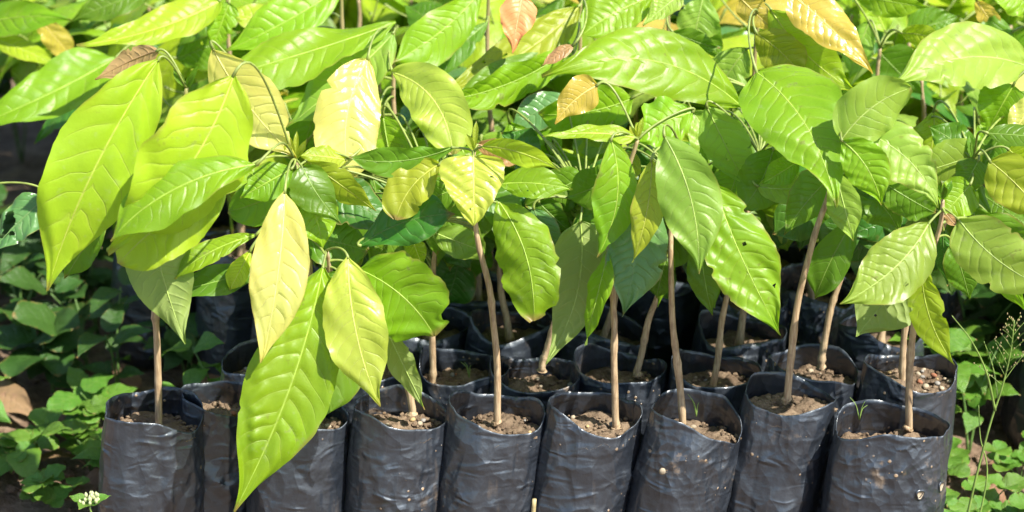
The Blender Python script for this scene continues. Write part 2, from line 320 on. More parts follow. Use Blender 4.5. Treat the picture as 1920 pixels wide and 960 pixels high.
# ------------------------------------------------------------------ nursery bags
BAG_H, BAG_R = .198, .0582
def bag(loc, seed, label, group='black nursery bags', detail=2, crease=None, hole=False, rad=BAG_R, height=BAG_H, sag=.013, tilt=(0, 0), pebbles=5, shear=.07, slope=.007):
    rg = random.Random(seed); root = empty('nursery_bag', loc); tag(root, label, 'bag', group)
    root.rotation_euler = (tilt[0], tilt[1], 0)
    nth, nz = (150, 74) if detail == 2 else (56, 26)
    cr = crease if crease is not None else R(-90) + rg.uniform(-.25, .25)
    th = np.linspace(0, 2 * math.pi, nth, endpoint=False)
    nA = Noise1(rg, 1, 3); k2 = [(rg.uniform(.004, .02), k, rg.uniform(0, 6.28)) for k in (2, 3, 4, 5)]
    folds = [(rg.uniform(0, 6.28), rg.uniform(.02, .17), rg.choice((-1, 1)) * rg.uniform(.5, 3.5), rg.uniform(.12, .5), rg.uniform(.002, .007), rg.uniform(-.0012, .0020)) for _ in range(95)]
    pleats = [(rg.uniform(0, 6.28), rg.uniform(-.35, .35), rg.uniform(.025, .06), rg.choice((-1, 1)) * rg.uniform(.0006, .0018)) for _ in range(13)]
    topz = height + .007 * np.sin(th * 2 + rg.uniform(0, 6.28)) + 0.003 * np.sin(3 * th + rg.uniform(0, 6.28)) + .0009 * np.sin(7 * th + rg.uniform(0, 6.28))
    topz = topz + slope * np.cos(th - R(150)) - slope * .55 * np.exp(-(((th - R(335)) / .28) ** 2))
    def ang(a): return (a + math.pi) % (2 * math.pi) - math.pi
    def wall(zf, inner):
        z = topz * zf
        r = np.full(nth, rad)
        sq = (np.abs(np.cos(th)) ** 3.2 + np.abs(np.sin(th)) ** 3.2) ** (-1 / 3.2)
        r = r * (1 + .35 * (sq - 1) * (1 - zf * .4))
        for a, k, p in k2: r = r * (1 + a * (.4 + zf) * np.sin(k * th + p))
        for c0, ca in ((cr, .20), (cr + 1.55, .10), (cr + 3.3, .15)): r = r * (1 + ca * np.maximum(0, 1 - np.abs(ang(th - c0)) / .9) - .018)
        r = r * (1 + .05 * math.sin(math.pi * min(1, zf * 1.05)) - .05 * zf ** 3)
        if zf < .12: r = r * (.80 + .20 * math.sqrt(max(0, zf / .12)))
        # loose film above the soil leans in and out
        if zf > .86:
            k = (zf - .86) / .14
            r = r * (1 + k * .030 * np.sin(th * 3 + k2[1][2]) + k * .012 * np.sin(5 * th + k2[0][2]))
        d = np.zeros(nth)
        for a0, z0, sl, ln, wd, am in folds:
            da = ang(th - a0)
            dist = (z - z0) - da * rad * sl
            d += am * np.exp(-(np.abs(dist) / (wd * math.sqrt(1 + sl * sl))) ** 1.15) * np.exp(-(da / ln) ** 2) * (1 if zf < .85 else max(0., 1 - (zf - .85) * 8))
        for a0, sl, wd, am in pleats:
            d += am * np.exp(-(np.abs(ang(th - a0 - sl * (zf - .5))) / wd) ** 1.3)
        r = r + d - (.0009 if inner else 0)
        return np.stack([r * np.cos(th) + shear * (z - height), r * np.sin(th) * (1 - .29 * zf), z], 1)
    rows = [wall(f, False) for f in np.linspace(.0, 1, nz)] + [wall(f, True) for f in np.linspace(1, .80, 8)]
    V = np.concatenate(rows); F = []
    for i in range(len(rows) - 1):
        for k in range(nth):
            F.append((i * nth + k, i * nth + (k + 1) % nth, (i + 1) * nth + (k + 1) % nth, (i + 1) * nth + k))
    F.append(tuple(range(nth))[::-1])
    link('film', make_mesh('film', V, F, M_FILM), root)
    # soil
    sz = height - sag - .012; rr = wall(sz / height, True); th2 = np.arctan2(rr[:, 1], rr[:, 0]); rmax = np.hypot(rr[:, 0], rr[:, 1]) * .995
    nr = 14 if detail == 2 else 7; SV = []; SF = []
    ph = [rg.uniform(0, 6.28) for _ in range(6)]
    for i in range(nr + 1):
        f = i / nr
        for k in range(nth):
            x, y = rmax[k] * f * math.cos(th2[k]), rmax[k] * f * math.sin(th2[k])
            z = sz + .004 * math.sin(x * 90 + ph[0]) * math.sin(y * 80 + ph[1]) + .0022 * math.sin(x * 260 + ph[2]) * math.sin(y * 240 + ph[3]) + .0012 * math.sin(x * 620 + ph[4] + y * 200) * math.sin(y * 580 + ph[5]) - .004 * f ** 2
            SV.append((x, y, z))
    for i in range(nr):
        for k in range(nth):
            SF.append((i * nth + k, (i + 1) * nth + k, (i + 1) * nth + (k + 1) % nth, i * nth + (k + 1) % nth))
    soil = link('soil', make_mesh('soil', SV, SF, M_SOIL), root)
    if detail == 2:
        parts = []
        for _ in range(110):
            a = rg.uniform(0, 6.28); q = math.sqrt(rg.random()) * rad * .92; s = rg.uniform(.0012, .0042)
            v, f = blob(rg, s, 1, jag=.3); parts.append(([p + np.array((q * math.cos(a), q * math.sin(a) * .7, sz - .001)) for p in v], f))
        V, F = join(parts)
        tag(link('soil_crumbs', make_mesh('soil_crumbs', V, F, M_SOIL, smooth=False), soil), kind='stuff')
        for _ in range(pebbles):
            a = rg.uniform(0, 6.28); q = math.sqrt(rg.random()) * rad * .86
            v, f = blob(rg, rg.uniform(.0018, .0042), 2, (1, rg.uniform(.7, 1), .65), .1)
            o = link('pebble', make_mesh('pebble', v, f, rg.choices(M_PEB, (5, 5, 1, 2))[0]), root, (q * math.cos(a), q * math.sin(a) * .7, sz + .001)); o.rotation_euler = (rg.uniform(-.4, .4), rg.uniform(-.4, .4), rg.uniform(0, 6))
    if hole:
        for (a, z, s) in ((R(-66), .133, .0050), (R(-36), .137, .0052), (R(-75), .06, .005)):
            c = wall(z / height, False); k = int(((a) % (2 * math.pi)) / (2 * math.pi) * nth); pc = c[k]
            n = np.array((math.cos(a), math.sin(a), 0)); t1 = np.array((-math.sin(a), math.cos(a), 0)); t2 = np.array((0, 0, 1))
            V = []; F = []; nn = 16
            for j, (q, d) in enumerate(((1.35, .0002), (1.15, .0016), (.95, .0012), (.85, -.0004), (0.0, -.0002))):
                for i in range(nn):
                    g = 2 * math.pi * i / nn; wob = 1 + .14 * math.sin(3 * g + z * 50)
                    V.append(pc + n * (d + .0008) + (t1 * math.cos(g) * .85 + t2 * math.sin(g)) * s * q * wob)
            for j in range(4):
                for i in range(nn): F.append((j * nn + i, j * nn + (i + 1) % nn, (j + 1) * nn + (i + 1) % nn, (j + 1) * nn + i))
            me = make_mesh('drain_hole', V, F, M_FILM); me.materials.append(M_PEB[0])
            for p in me.polygons:
                if p.index >= 2 * nn: p.material_index = 1
            link('drain_hole', me, root)
    return root

# ------------------------------------------------------------------ leaves
PROF = {
 'std':   ([0, .03, .08, .16, .28, .40, .52, .63, .73, .81, .87, .91, .95, .975, 1], [0, .21, .42, .66, .88, .99, 1, .90, .70, .45, .26, .155, .085, .048, .010]),
 'ovate': ([0, .02, .06, .13, .24, .36, .50, .64, .76, .86, .93, .97, 1], [0, .35, .66, .88, 1, .98, .86, .64, .41, .21, .10, .05, .010]),
 'heart': ([0, .015, .05, .12, .22, .34, .50, .64, .76, .86, .93, .97, 1], [0, .55, .85, .98, 1, .95, .80, .62, .45, .32, .20, .11, .02]),
 'obov':  ([0, .03, .08, .18, .32, .46, .60, .72, .81, .88, .93, .965, 1], [0, .12, .26, .48, .74, .92, 1, .94, .74, .45, .20, .08, .012]),
 'round': ([0, .02, .06, .14, .26, .40, .55, .70, .82, .91, .96, .985, 1], [0, .26, .50, .76, .94, 1, .98, .88, .70, .46, .26, .12, .02]),
 'blunt': ([0, .03, .08, .16, .28, .42, .56, .70, .82, .90, .95, .98, 1], [0, .22, .42, .64, .86, .98, 1, .96, .85, .68, .48, .28, .05]),
}
def profile(kind, u):
    x, y = PROF[kind]
    y2 = np.interp(u, x, y)
    k = 1.2 / 60                                     # soften the polyline
    return (np.interp(np.clip(u - k, 0, 1), x, y) + 2 * y2 + np.interp(np.clip(u + k, 0, 1), x, y)) / 4
def leaf_geo(L, W, rg, prof='std', arch=.05, curve=0.0, fold=.1, cup=0.0, quilt=.05, wave=.04, twist=0.0, rag=.02, nveins=9, nu=56, nv=18, bites=(), holes=(), tipcurl=0.0, wl=1.0, wr=1.0):
    """local frame: y from base to tip, z the upper side, x to the right; returns verts, faces, uv maps and the midrib path"""
    u = np.linspace(0, 1, nu); v = np.linspace(-1, 1, nv + 1)
    f = profile(prof, u); nz1, nz2, nz3 = Noise1(rg, 1.3, 4), Noise1(rg, 1.3, 4), Noise1(rg, .8, 3); nzv = Noise1(rg, 2.1, 4); nzw = Noise1(rg, 1.1, 4); nzq = Noise1(rg, .9, 3)
    wR = W * wr * f * (1 + rag * nz1(u * 3)); wL = W * wl * f * (1 + rag * nz2(u * 3))
    for (u0, side, dep, du) in bites:
        g = 1 - dep * np.exp(-((u - u0) / du) ** 4)
        if side > 0: wR = wR * g
        else: wL = wL * g
    arc = 4 * u * (1 - u)
    c = np.stack([curve * L * arc, u * L, arch * L * arc - tipcurl * L * np.clip(u - .7, 0, 1) ** 2 * 6], 1)
    t = np.gradient(c, axis=0); t /= np.linalg.norm(t, axis=1)[:, None]
    zax = np.array((0, 0, 1.0)); side = np.cross(t, zax); side /= np.linalg.norm(side, axis=1)[:, None]; nrm = np.cross(side, t)
    ph1, ph2 = rg.uniform(0, 6.28), rg.uniform(0, 6.28); fq = rg.uniform(1.6, 3.2)
    V = np.empty((nu, nv + 1, 3)); UV = np.empty((nu, nv + 1, 2)); VN = np.empty((nu, nv + 1, 2))
    for j, vv in enumerate(v):
        wd = wR if vv >= 0 else wL
        y = vv * wd; a = abs(vv)
        phi = nveins * (u - .42 * np.abs(y) / L - .085 * a ** 2.2 - .013 * nzv(u * 1.7 + 3 * (vv > 0))) + (.5 if vv < 0 else 0) + .15 + (.06 * nz3(u * 2.2))
        frv = phi - np.floor(phi)
        bulge = (1 - np.abs(2 * frv - 1) ** 2.2)
        z = fold * np.abs(y) + cup * y * y / W + quilt * W * (.55 + .5 * nzq(u * 1.5 + vv)) * bulge * (a ** .5) * (1 - a ** 5) * np.clip(f * 1.6, 0, 1) * np.clip((.93 - u) / .25, 0, 1)
        z = z + wave * W * (a ** 2.5) * np.sin(2 * math.pi * fq * u + (ph1 if vv >= 0 else ph2)) + .05 * W * nz3(u + vv * .3) * a + .075 * W * nzw(u * 1.3 + vv * .45) * a ** .7
        tw = twist * (u - .3); ct, st = np.cos(tw), np.sin(tw)
        V[:, j] = c + side * (y * ct - z * st)[:, None] + nrm * (y * st + z * ct)[:, None]
        UV[:, j, 0] = u; UV[:, j, 1] = .5 + .5 * vv
        VN[:, j, 0] = phi; VN[:, j, 1] = a
    n = nv + 1; F = []
    for i in range(nu - 1):
        for j in range(nv):
            cu, cv = (u[i] + u[i + 1]) / 2, (v[j] + v[j + 1]) / 2
            if any(((cu - h[0]) / h[2]) ** 2 + ((cv - h[1]) / h[3]) ** 2 < 1 for h in holes): continue
            F.append((i * n + j, i * n + j + 1, (i + 1) * n + j + 1, (i + 1) * n + j))
    rib = V[:, nv // 2].copy()
    return V.reshape(-1, 3), F, {'blade': UV.reshape(-1, 2), 'vein': VN.reshape(-1, 2)}, rib, nrm

class Plant:
    def __init__(s, root, path, label, group='cacao seedlings in black bags', r0=.0047, r1=.0022):
        s.root = empty('cacao_seedling', root); tag(s.root, label, 'seedling', group)
        s.org = np.array(root); s.path = spline(path, 60); rk = random.Random(int(root[0] * 9e3) + 5); wob = Noise1(rk, 1.6, 3); wob2 = Noise1(rk, 1.4, 3); uq = np.linspace(0, 1, 60)
        s.path = s.path + np.stack([.0011 * wob(uq), .0011 * wob2(uq), 0 * uq], 1) * np.clip(uq * 8, 0, 1)[:, None]
        n = 60; uu = np.linspace(0, 1, n); rad = r0 + (r1 - r0) * uu
        nd = random.Random(int(root[0] * 1e4)).uniform(.25, .45)
        rn = random.Random(int(root[0] * 1e4) + 3)
        for q in [nd] + [rn.uniform(.12, .95) for _ in range(7)]: rad = rad * (1 + (.30 if q == nd else rn.uniform(.06, .18)) * np.exp(-((uu - q) / .012) ** 2))
        rad = rad * (1 + .45 * np.exp(-(uu / .035) ** 2))
        V, F = tube(s.path - s.org, rad, 10)
        link('stem', make_mesh('stem', V, F, M_STEM), s.root)
    def petiole(s, lf, B, a, nrm, node=None, rad=.0013):
        if node is None:
            k0 = int(60 * .55); d = np.linalg.norm(s.path[k0:] - B - np.array((0, 0, .0)), axis=1)
            d = d + np.linspace(.02, 0, len(d)); k = k0 + int(np.argmin(d))
        else: k = int(node * 59)
        A = s.path[k]; ln = np.linalg.norm(B - A)
        if ln < .004: return
        m1 = A + (B - A) * .35 + np.array((0, 0, .22 * ln)); m2 = B - a * .22 * ln + np.array((0, 0, .10 * ln))
        if ln < .03: m1 = A + (B - A) * .4 + np.array((0, 0, .1 * ln)); m2 = B - (B - A) * .25
        t = np.linspace(0, 1, 16)[:, None]
        pth = (1 - t) ** 3 * A + 3 * t * (1 - t) ** 2 * m1 + 3 * t * t * (1 - t) * m2 + t ** 3 * (B + a * .002)
        tt = t[:, 0]; rr = rad * (1 + .5 * np.exp(-(tt / .12) ** 2) + .5 * np.exp(-((1 - tt) / .12) ** 2))
        V, F = tube(pth - s.org, rr, 7)
        link('petiole', make_mesh('petiole', V, F, M_PET), lf)
    def leaf(s, bx, by, tx, ty, Yb, Yt, wpx, mat, roll=0, c=0.0, seed=None, under=False, node=None, **kw):
        B, T = P(bx, by, Yb), P(tx, ty, Yt)
        s.leaf3(B, T, wpx, mat, roll, c, seed if seed is not None else int(bx * 7 + by * 13), under, node, **kw)
    def leaf3(s, B, T, wpx, mat, roll, c, seed, under, node, **kw):
        rg = random.Random(seed)
        B = np.array(B); T = np.array(T); L = np.linalg.norm(T - B); a = (T - B) / L
        mid = (B + T) / 2; toc = np.array(CAM) - mid; dist = np.linalg.norm(toc); toc /= dist
        depth = (Vector(mid) - CAM).dot(FWD)
        n = toc - toc.dot(a) * a; n /= np.linalg.norm(n)
        W = wpx / FPX * depth / 2 / max(.35, math.cos(R(roll)))
        rm = Matrix.Rotation(R(roll), 3, Vector(a)); n = np.array(rm @ Vector(n))
        if under: n = -n; c = -c
        x = np.cross(a, n)
        d = dict(arch=rg.uniform(.02, .07), fold=rg.uniform(.02, .16), cup=rg.uniform(-.14, .02), quilt=rg.uniform(.020, .036), wl=rg.uniform(.9, 1.08), wr=rg.uniform(.9, 1.08), wave=rg.uniform(.05, .14), twist=rg.uniform(-.45, .45), tipcurl=rg.uniform(-.05, .10), rag=rg.uniform(.008, .028))
        if 'prof' not in kw: d['prof'] = rg.choice(('std', 'std', 'ovate', 'obov', 'std'))
        if 'bites' not in kw and rg.random() < .35: d['bites'] = [(rg.uniform(.2, .9), rg.choice((-1, 1)), rg.uniform(.06, .3), rg.uniform(.012, .03)) for _ in range(rg.choice((1, 2, 3)))]
        if 'holes' not in kw and rg.random() < .10: d['holes'] = [(rg.uniform(.2, .8), rg.uniform(-.7, .7), rg.uniform(.008, .02), rg.uniform(.04, .09)) for _ in range(rg.choice((1, 2, 3)))]; d.update(nu=90, nv=36)
        d.update(kw)
        V, F, uvs, rib, nrm = leaf_geo(L, W, rg, curve=c, nveins=d.pop('nveins', rg.choice((10, 11, 12, 13)) if L > .12 else rg.choice((8, 9, 10))), **d)
        Rm = np.stack([x, a, n], 0)
        V = V @ Rm + B - s.org; rib = rib @ Rm + B - s.org; nrm = nrm @ Rm
        lf = link('leaf', make_mesh('leaf', V, F, LM[mat], uvs), s.root)
        k = len(rib); tt = np.linspace(0, 1, k)[:-3]
        rv, rf = tube(rib[:-3] - nrm[:-3] * (.00035 * (1 - tt))[:, None], .00080 * (1 - tt) ** .8 + .00018, 6)
        link('midrib', make_mesh('midrib', rv, rf, RIBS[mat]), lf)
        s.petiole(lf, B, a, n, node)
        return lf
    def bud(s, k=3, mat='bronze', seed=0):
        rg = random.Random(seed); A = s.path[-1]
        for i in range(k):
            az = rg.uniform(0, 6.28); d = np.array((math.cos(az) * .5, math.sin(az) * .5 - .1, .9)); d /= np.linalg.norm(d)
            V, F, uvs, rib, nrm = leaf_geo(rg.uniform(.018, .034), rg.uniform(.003, .005), rg, 'obov', fold=.6, nu=14, nv=6)
            x = np.cross(d, np.array((0, -1, .2))); x /= np.linalg.norm(x); n = np.cross(x, d)
            V = V @ np.stack([x, d, n], 0) + A - s.org
            link('bud_leaf', make_mesh('bud_leaf', V, F, LM[mat], uvs), s.root)

def base_of(px, Y, z=BAG_H):            # where a bag stands so that its mouth is seen at this column, in the row at depth Y
    d = None; lo, hi = 0, 960
    for _ in range(40):
        m = (lo + hi) / 2
        if P(px, m, Y).z > z: lo = m
        else: hi = m
    return P(px, (lo + hi) / 2, Y).x

# ---- front row: bag, then the seedling that grows in it
ROW = .116
FRONT = [  # column, depth, seed, label, extra
 (284, .00, 11, 'leftmost black bag in the front row, below the long hanging yellow-green leaf', dict(crease=R(-108), rad=.0605)),
 (410, .045, 12, 'black bag in deep shade, second from the left in the front row', dict(crease=R(-100), height=.192, rad=.052)),
 (560, .00, 13, 'black bag half hidden behind the largest bright green hanging leaf', dict(crease=R(-98))),
 (745, .00, 14, 'black bag below the narrow leaf tip, fourth from the left in front', dict(crease=R(-97))),
 (930, .00, 15, 'black bag holding the curved stem under the heart-shaped yellow leaf', dict(crease=R(-103), shear=.13, slope=.010)),
 (1112, .00, 16, 'black bag in the middle of the front row with vertical crease', dict(crease=R(-97), shear=.15, slope=.009)),
 (1303, -.008, 17, 'black bag with a pebble stuck to its front, sixth stem from left', dict(crease=R(-101), sag=.020, shear=.17, slope=.014)),
 (1480, .012, 18, 'tall shiny black bag left of the bag with punched holes', dict(crease=R(-84), height=.212, sag=.008, shear=.15)),
 (1672, -.035, 19, 'rightmost front black bag with round punched holes and wide open mouth', dict(crease=R(-150), hole=True, rad=.0665, sag=.021, shear=.02, slope=.002)),
]
bags = {}
for px, Y, sd, lab, ex in FRONT:
    bags[px] = bag((base_of(px, Y), Y, 0), sd, lab, 'black bags in the front row', **ex)
SECOND = [
 (500, .13, 31, 'black bag behind the big hanging leaf, left end of the second row'),
 (690, .12, 32, 'black bag in the second row behind the pale yellow-green hanging leaf'),
 (865, .118, 33, 'shaded black bag with dark mossy soil behind the heart-leaved seedling'),
 (1000, .10, 34, 'black bag right behind the curved brown stem, second row'),
 (1160, .118, 35, 'black bag with dry grey soil and leaning stem, second row centre'),
 (1342, .11, 36, 'black bag with crumbly soil behind the front bag with pebble'),
 (1520, .12, 37, 'black bag behind the tall shiny bag, second row'),
 (1705, .105, 38, 'black bag full of pale gravelly soil, right end of second row'),
]
for px, Y, sd, lab in SECOND:
    bags[(px, 2)] = bag((base_of(px, Y), Y, 0), sd, lab, 'black bags in the second row', sag=.006 if px == 1705 else .013, pebbles=30 if px == 1705 else 5, rad=.060 if px == 1705 else BAG_R)

def rooted(px, py, Y, rest):            # a stem path: foot on the soil of the bag, then through the points of the picture
    return [P(px, py, Y)] + [P(*q) for q in rest]
def seedling(path, label, group='cacao seedlings in the front rows', **kw):
    p0 = path[0].copy(); p0.z -= .008
    return Plant(tuple(p0), [p0] + path, label, group, **kw)

A = seedling(rooted(297, 797, 0, [(293, 640, 0), (291, 560, .0), (300, 430, .01), (330, 290, .02), (352, 165, .02)]), 'seedling at the left edge with long drooping yellow-green leaves')
A.leaf(297, 112, 88, 542, .0, -.06, 164, 'ygreen', roll=-14, c=.055, fold=.12, arch=.07, prof='std', quilt=.06)
A.leaf(296, 95, 180, 150, .03, .05, 48, 'bronze', roll=30, c=.06, under=True)
A.leaf(205, 395, 122, 522, .03, .02, 62, 'mid', roll=-10, c=.02)
A.leaf(282, 418, 348, 645, -.02, -.06, 130, 'pale', roll=10, c=.03, under=True, prof='ovate', arch=.03, twist=.1)
A.bud(3, 'mid', 2)

D = seedling(rooted(560, 775, 0, [(575, 640, .02), (580, 520, .05), (572, 400, .06), (555, 300, .03)]), 'seedling with a pale yellow hanging leaf on a dark bag behind the largest leaf')
D.leaf(438, 142, 203, 470, -.06, -.13, 190, 'ygreen', roll=-24, c=-.05, fold=.16, arch=.08, rag=.035, holes=(), bites=((.86, -1, .5, .03),), node=.97)
D.leaf(483, 308, 205, 448, -.10, -.16, 108, 'lime', roll=22, c=.07, arch=.07)
D.leaf(425, 350, 222, 494, -.06, -.11, 128, 'ygreen', roll=8, c=.05, quilt=.09, wave=.1, prof='blunt')
D.leaf(400, 93, 556, 296, .03, .02, 112, 'yellow', roll=20, c=.03, arch=.05)
D.leaf(534, 360, 490, 680, -.05, -.12, 112, 'yellow', roll=4, c=-.03, arch=.07, prof='std', quilt=.075, cup=-.05)
D.leaf(560, 345, 428, 398, .02, .0, 96, 'mid', roll=-20, prof='round')
D.leaf(482, 440, 325, 519, -.01, -.04, 52, 'lime', roll=30, c=.04)
D.leaf(500, 500, 295, 553, .01, -.02, 56, 'mid', roll=25, c=-.04)
D.leaf(470, 470, 430, 545, .0, -.02, 44, 'ygreen', roll=10)
D.leaf(572, 300, 705, 395, .05, .05, 60, 'olive', roll=30, c=-.02)
D.leaf(566, 312, 640, 420, .01, -.01, 84, 'mid', roll=-12, c=.05)
D.leaf(560, 330, 606, 470, .02, .0, 92, 'lime', roll=-16, c=-.04)
D.leaf(548, 316, 450, 372, .0, -.02, 70, 'lime', roll=14)
D.bud(4, 'olive', 5)

F = seedling(rooted(773, 765, 0, [(757, 705, .0), (712, 630, .01), (655, 570, .0), (622, 520, -.01), (612, 470, -.02)]), 'seedling leaning left whose bright green leaf hangs lowest in front')
F.leaf(606, 500, 438, 957, -.04, -.15, 170, 'lime', roll=-6, c=-.035, arch=.05, quilt=.13, fold=.05, wave=.08, bites=((.62, 1, .06, .012),), prof='std', nveins=14, nu=90, nv=24)
F.leaf(622, 545, 578, 802, .0, -.06, 128, 'mid', roll=-28, c=-.10, arch=.04)
F.leaf(652, 482, 712, 763, -.05, -.12, 118, 'cream', roll=6, c=.045, quilt=.07, cup=-.05)
F.leaf(672, 505, 815, 630, -.02, -.05, 150, 'lime', roll=14, c=-.10, prof='blunt', bites=((.88, -1, .45, .05), (.95, 1, .3, .03)), rag=.05)
F.leaf(715, 600, 797, 768, -.01, -.04, 50, 'pale', roll=28, c=.03, under=True)
F.leaf(572, 440, 690, 470, .05, .06, 105, 'mid', roll=-10, prof='round')
F.leaf(640, 510, 600, 560, -.02, -.03, 40, 'mid', roll=10)

E = seedling(rooted(931, 780, 0, [(929, 640, .0), (916, 530, .0), (893, 430, .0), (884, 340, .0), (888, 284, .0)]), 'seedling with a curved brown stem topped by a heart-shaped yellow leaf')
E.leaf(887, 292, 888, 423, -.015, -.05, 124, 'cream', roll=-4, prof='heart', c=.0, fold=.10, arch=.06, quilt=.05)
E.leaf(905, 274, 1052, 320, -.02, -.05, 46, 'ygreen', roll=24, c=-.10, arch=.08)
E.leaf(893, 270, 985, 310, .01, .02, 46, 'bronze', roll=14, c=-.05)
E.leaf(938, 345, 1073, 356, .0, -.01, 66, 'lime', roll=-16, c=-.03)
E.leaf(935, 378, 1000, 602, .0, -.06, 112, 'lime', roll=10, c=-.10, prof='blunt', rag=.05, quilt=.10, fold=-.18, wave=.12, bites=((.60, -1, .18, .02), (.93, -1, .35, .03)))
E.leaf(850, 276, 655, 297, .01, -.01, 58, 'mid', roll=-25, c=-.07)
E.leaf(824, 308, 742, 412, .0, -.03, 86, 'olive', roll=20, c=.10, prof='blunt')
E.leaf(675, 462, 855, 402, -.01, -.03, 92, 'deep', roll=-18, c=-.08, quilt=.09, wave=.14, tipcurl=-.05)
E.leaf(800, 430, 905, 470, .05, .04, 62, 'pale', roll=10)
E.leaf(770, 440, 792, 500, .02, .02, 40, 'ygreen', roll=10)
E.leaf(880, 345, 770, 395, .04, .03, 78, 'mid', roll=-14, c=.05)
E.leaf(895, 350, 985, 420, .05, .04, 80, 'mid', roll=-14)
E.leaf(880, 330, 820, 480, .06, .05, 84, 'mid', roll=-10, c=.06)
E.bud(2, 'olive', 8)

H = seedling(rooted(1156, 790, 0, [(1151, 680, .0), (1149, 560, .01), (1152, 450, .02), (1172, 340, .03), (1195, 262, .03)]), 'seedling with a straight stem and narrow vivid hanging leaf, centre front')
H.leaf(1146, 262, 1118, 482, .0, -.03, 82, 'lime', roll=-22, c=-.10, arch=.05)
H.leaf(1195, 355, 1168, 592, .02, -.03, 118, 'blue', roll=10, c=-.05, quilt=.05, prof='std')
H.leaf(1140, 470, 1094, 646, .0, -.04, 44, 'lime', roll=45, c=-.06)
H.leaf(1190, 258, 1017, 258, .02, .0, 36, 'ygreen', roll=35, c=.03, wave=.12)
H.leaf(1120, 160, 1040, 232, .05, .03, 66, 'gold', roll=-15, c=.08, prof='ovate')
H.leaf(1300, 210, 1180, 268, .06, .03, 96, 'lime', roll=8, c=.05, rag=.06, bites=((.7, 1, .4, .06),))
H.leaf(1190, 285, 1160, 345, .07, .06, 60, 'olive', roll=20)
H.leaf(1180, 310, 1060, 370, .06, .05, 84, 'mid', roll=-14, c=-.05)
H.leaf(1165, 370, 1060, 500, .07, .06, 92, 'mid', roll=-12, c=.05)
H.bud(3, 'olive', 4)

Hb = seedling(rooted(1279, 785, 0, [(1267, 660, .0), (1260, 560, .0), (1258, 470, .0), (1258, 360, .02), (1270, 262, .03)]), 'seedling whose light green oval leaf ends in a brown withered tip')
Hb.leaf(1245, 254, 1310, 514, -.03, -.09, 126, 'pale', roll=2, c=-.075, quilt=.055, fold=.03, prof='std')
Hb.leaf(1222, 300, 1185, 492, -.02, -.06, 62, 'olive', roll=12, c=-.06, quilt=.07)
Hb.leaf(1338, 345, 1466, 628, .0, -.07, 132, 'lime', roll=-12, c=.04, fold=.06, arch=.05)
Hb.leaf(1312, 440, 1336, 592, .02, .0, 58, 'mid', roll=14, c=.02)
Hb.leaf(1250, 480, 1230, 560, .05, .04, 46, 'mid', roll=10)

J = seedling(rooted(1475, 738, 0, [(1490, 610, .0), (1520, 470, .0), (1553, 365, .0), (1572, 290, .0), (1580, 250, .0)]), 'seedling with a stem slanting right and a rounded light green leaf on top')
J.leaf(1578, 262, 1708, 165, -.02, .0, 108, 'pale', roll=10, c=-.10, prof='round')
J.leaf(1578, 263, 1652, 384, -.03, -.06, 86, 'lime', roll=8, c=-.10, quilt=.07)
J.leaf(1630, 252, 1760, 390, .0, -.04, 106, 'pale', roll=-16, c=-.10, quilt=.08)
J.leaf(1567, 325, 1600, 452, .0, -.03, 66, 'pale', roll=18, c=-.02)
J.leaf(1614, 395, 1528, 562, .03, .02, 72, 'mid', roll=-10, c=.05)
J.leaf(1620, 330, 1660, 380, .02, .02, 60, 'deep', roll=10)
J.leaf(1560, 330, 1470, 440, .03, .02, 86, 'mid', roll=-12, c=.05)
J.leaf(1575, 300, 1500, 250, .05, .07, 84, 'lime', roll=-12)
J.leaf(1580, 320, 1690, 440, .05, .04, 92, 'mid', roll=-12, c=-.05)
J.leaf(1600, 290, 1740, 300, .04, .04, 84, 'lime', roll=-14, c=.05)
J.leaf(1660, 345, 1755, 400, .03, .02, 78, 'mid', roll=16, prof='round')

Lp = seedling(rooted(1703, 792, 0, [(1710, 660, -.01), (1720, 570, -.01), (1742, 480, -.01), (1762, 425, -.01), (1768, 375, -.01)]), 'rightmost seedling in the front row with paired light green leaves')
Lp.leaf(1742, 418, 1575, 570, -.03, -.09, 124, 'pale', roll=-10, c=-.07, fold=.06, prof='std')
Lp.leaf(1798, 412, 1950, 535, -.03, -.08, 122, 'pale', roll=8, c=.06, prof='round')
Lp.leaf(1728, 488, 1790, 684, -.02, -.06, 66, 'ygreen', roll=20, c=.07)
Lp.leaf(1745, 500, 1606, 632, .03, .01, 135, 'pale', roll=10, c=.06, under=True, quilt=.09)
Lp.leaf(1785, 455, 1818, 562, .01, -.01, 70, 'mid', roll=14, c=-.03)
Lp.leaf(1768, 430, 1778, 535, .02, .02, 34, 'deep', roll=18)
Lp.leaf(1850, 440, 1925, 590, .03, .0, 66, 'lime', roll=26)
Lp.leaf(1772, 400, 1795, 425, -.02, -.03, 18, 'bronze', roll=10)
Lp.bud(4, 'mid', 9)

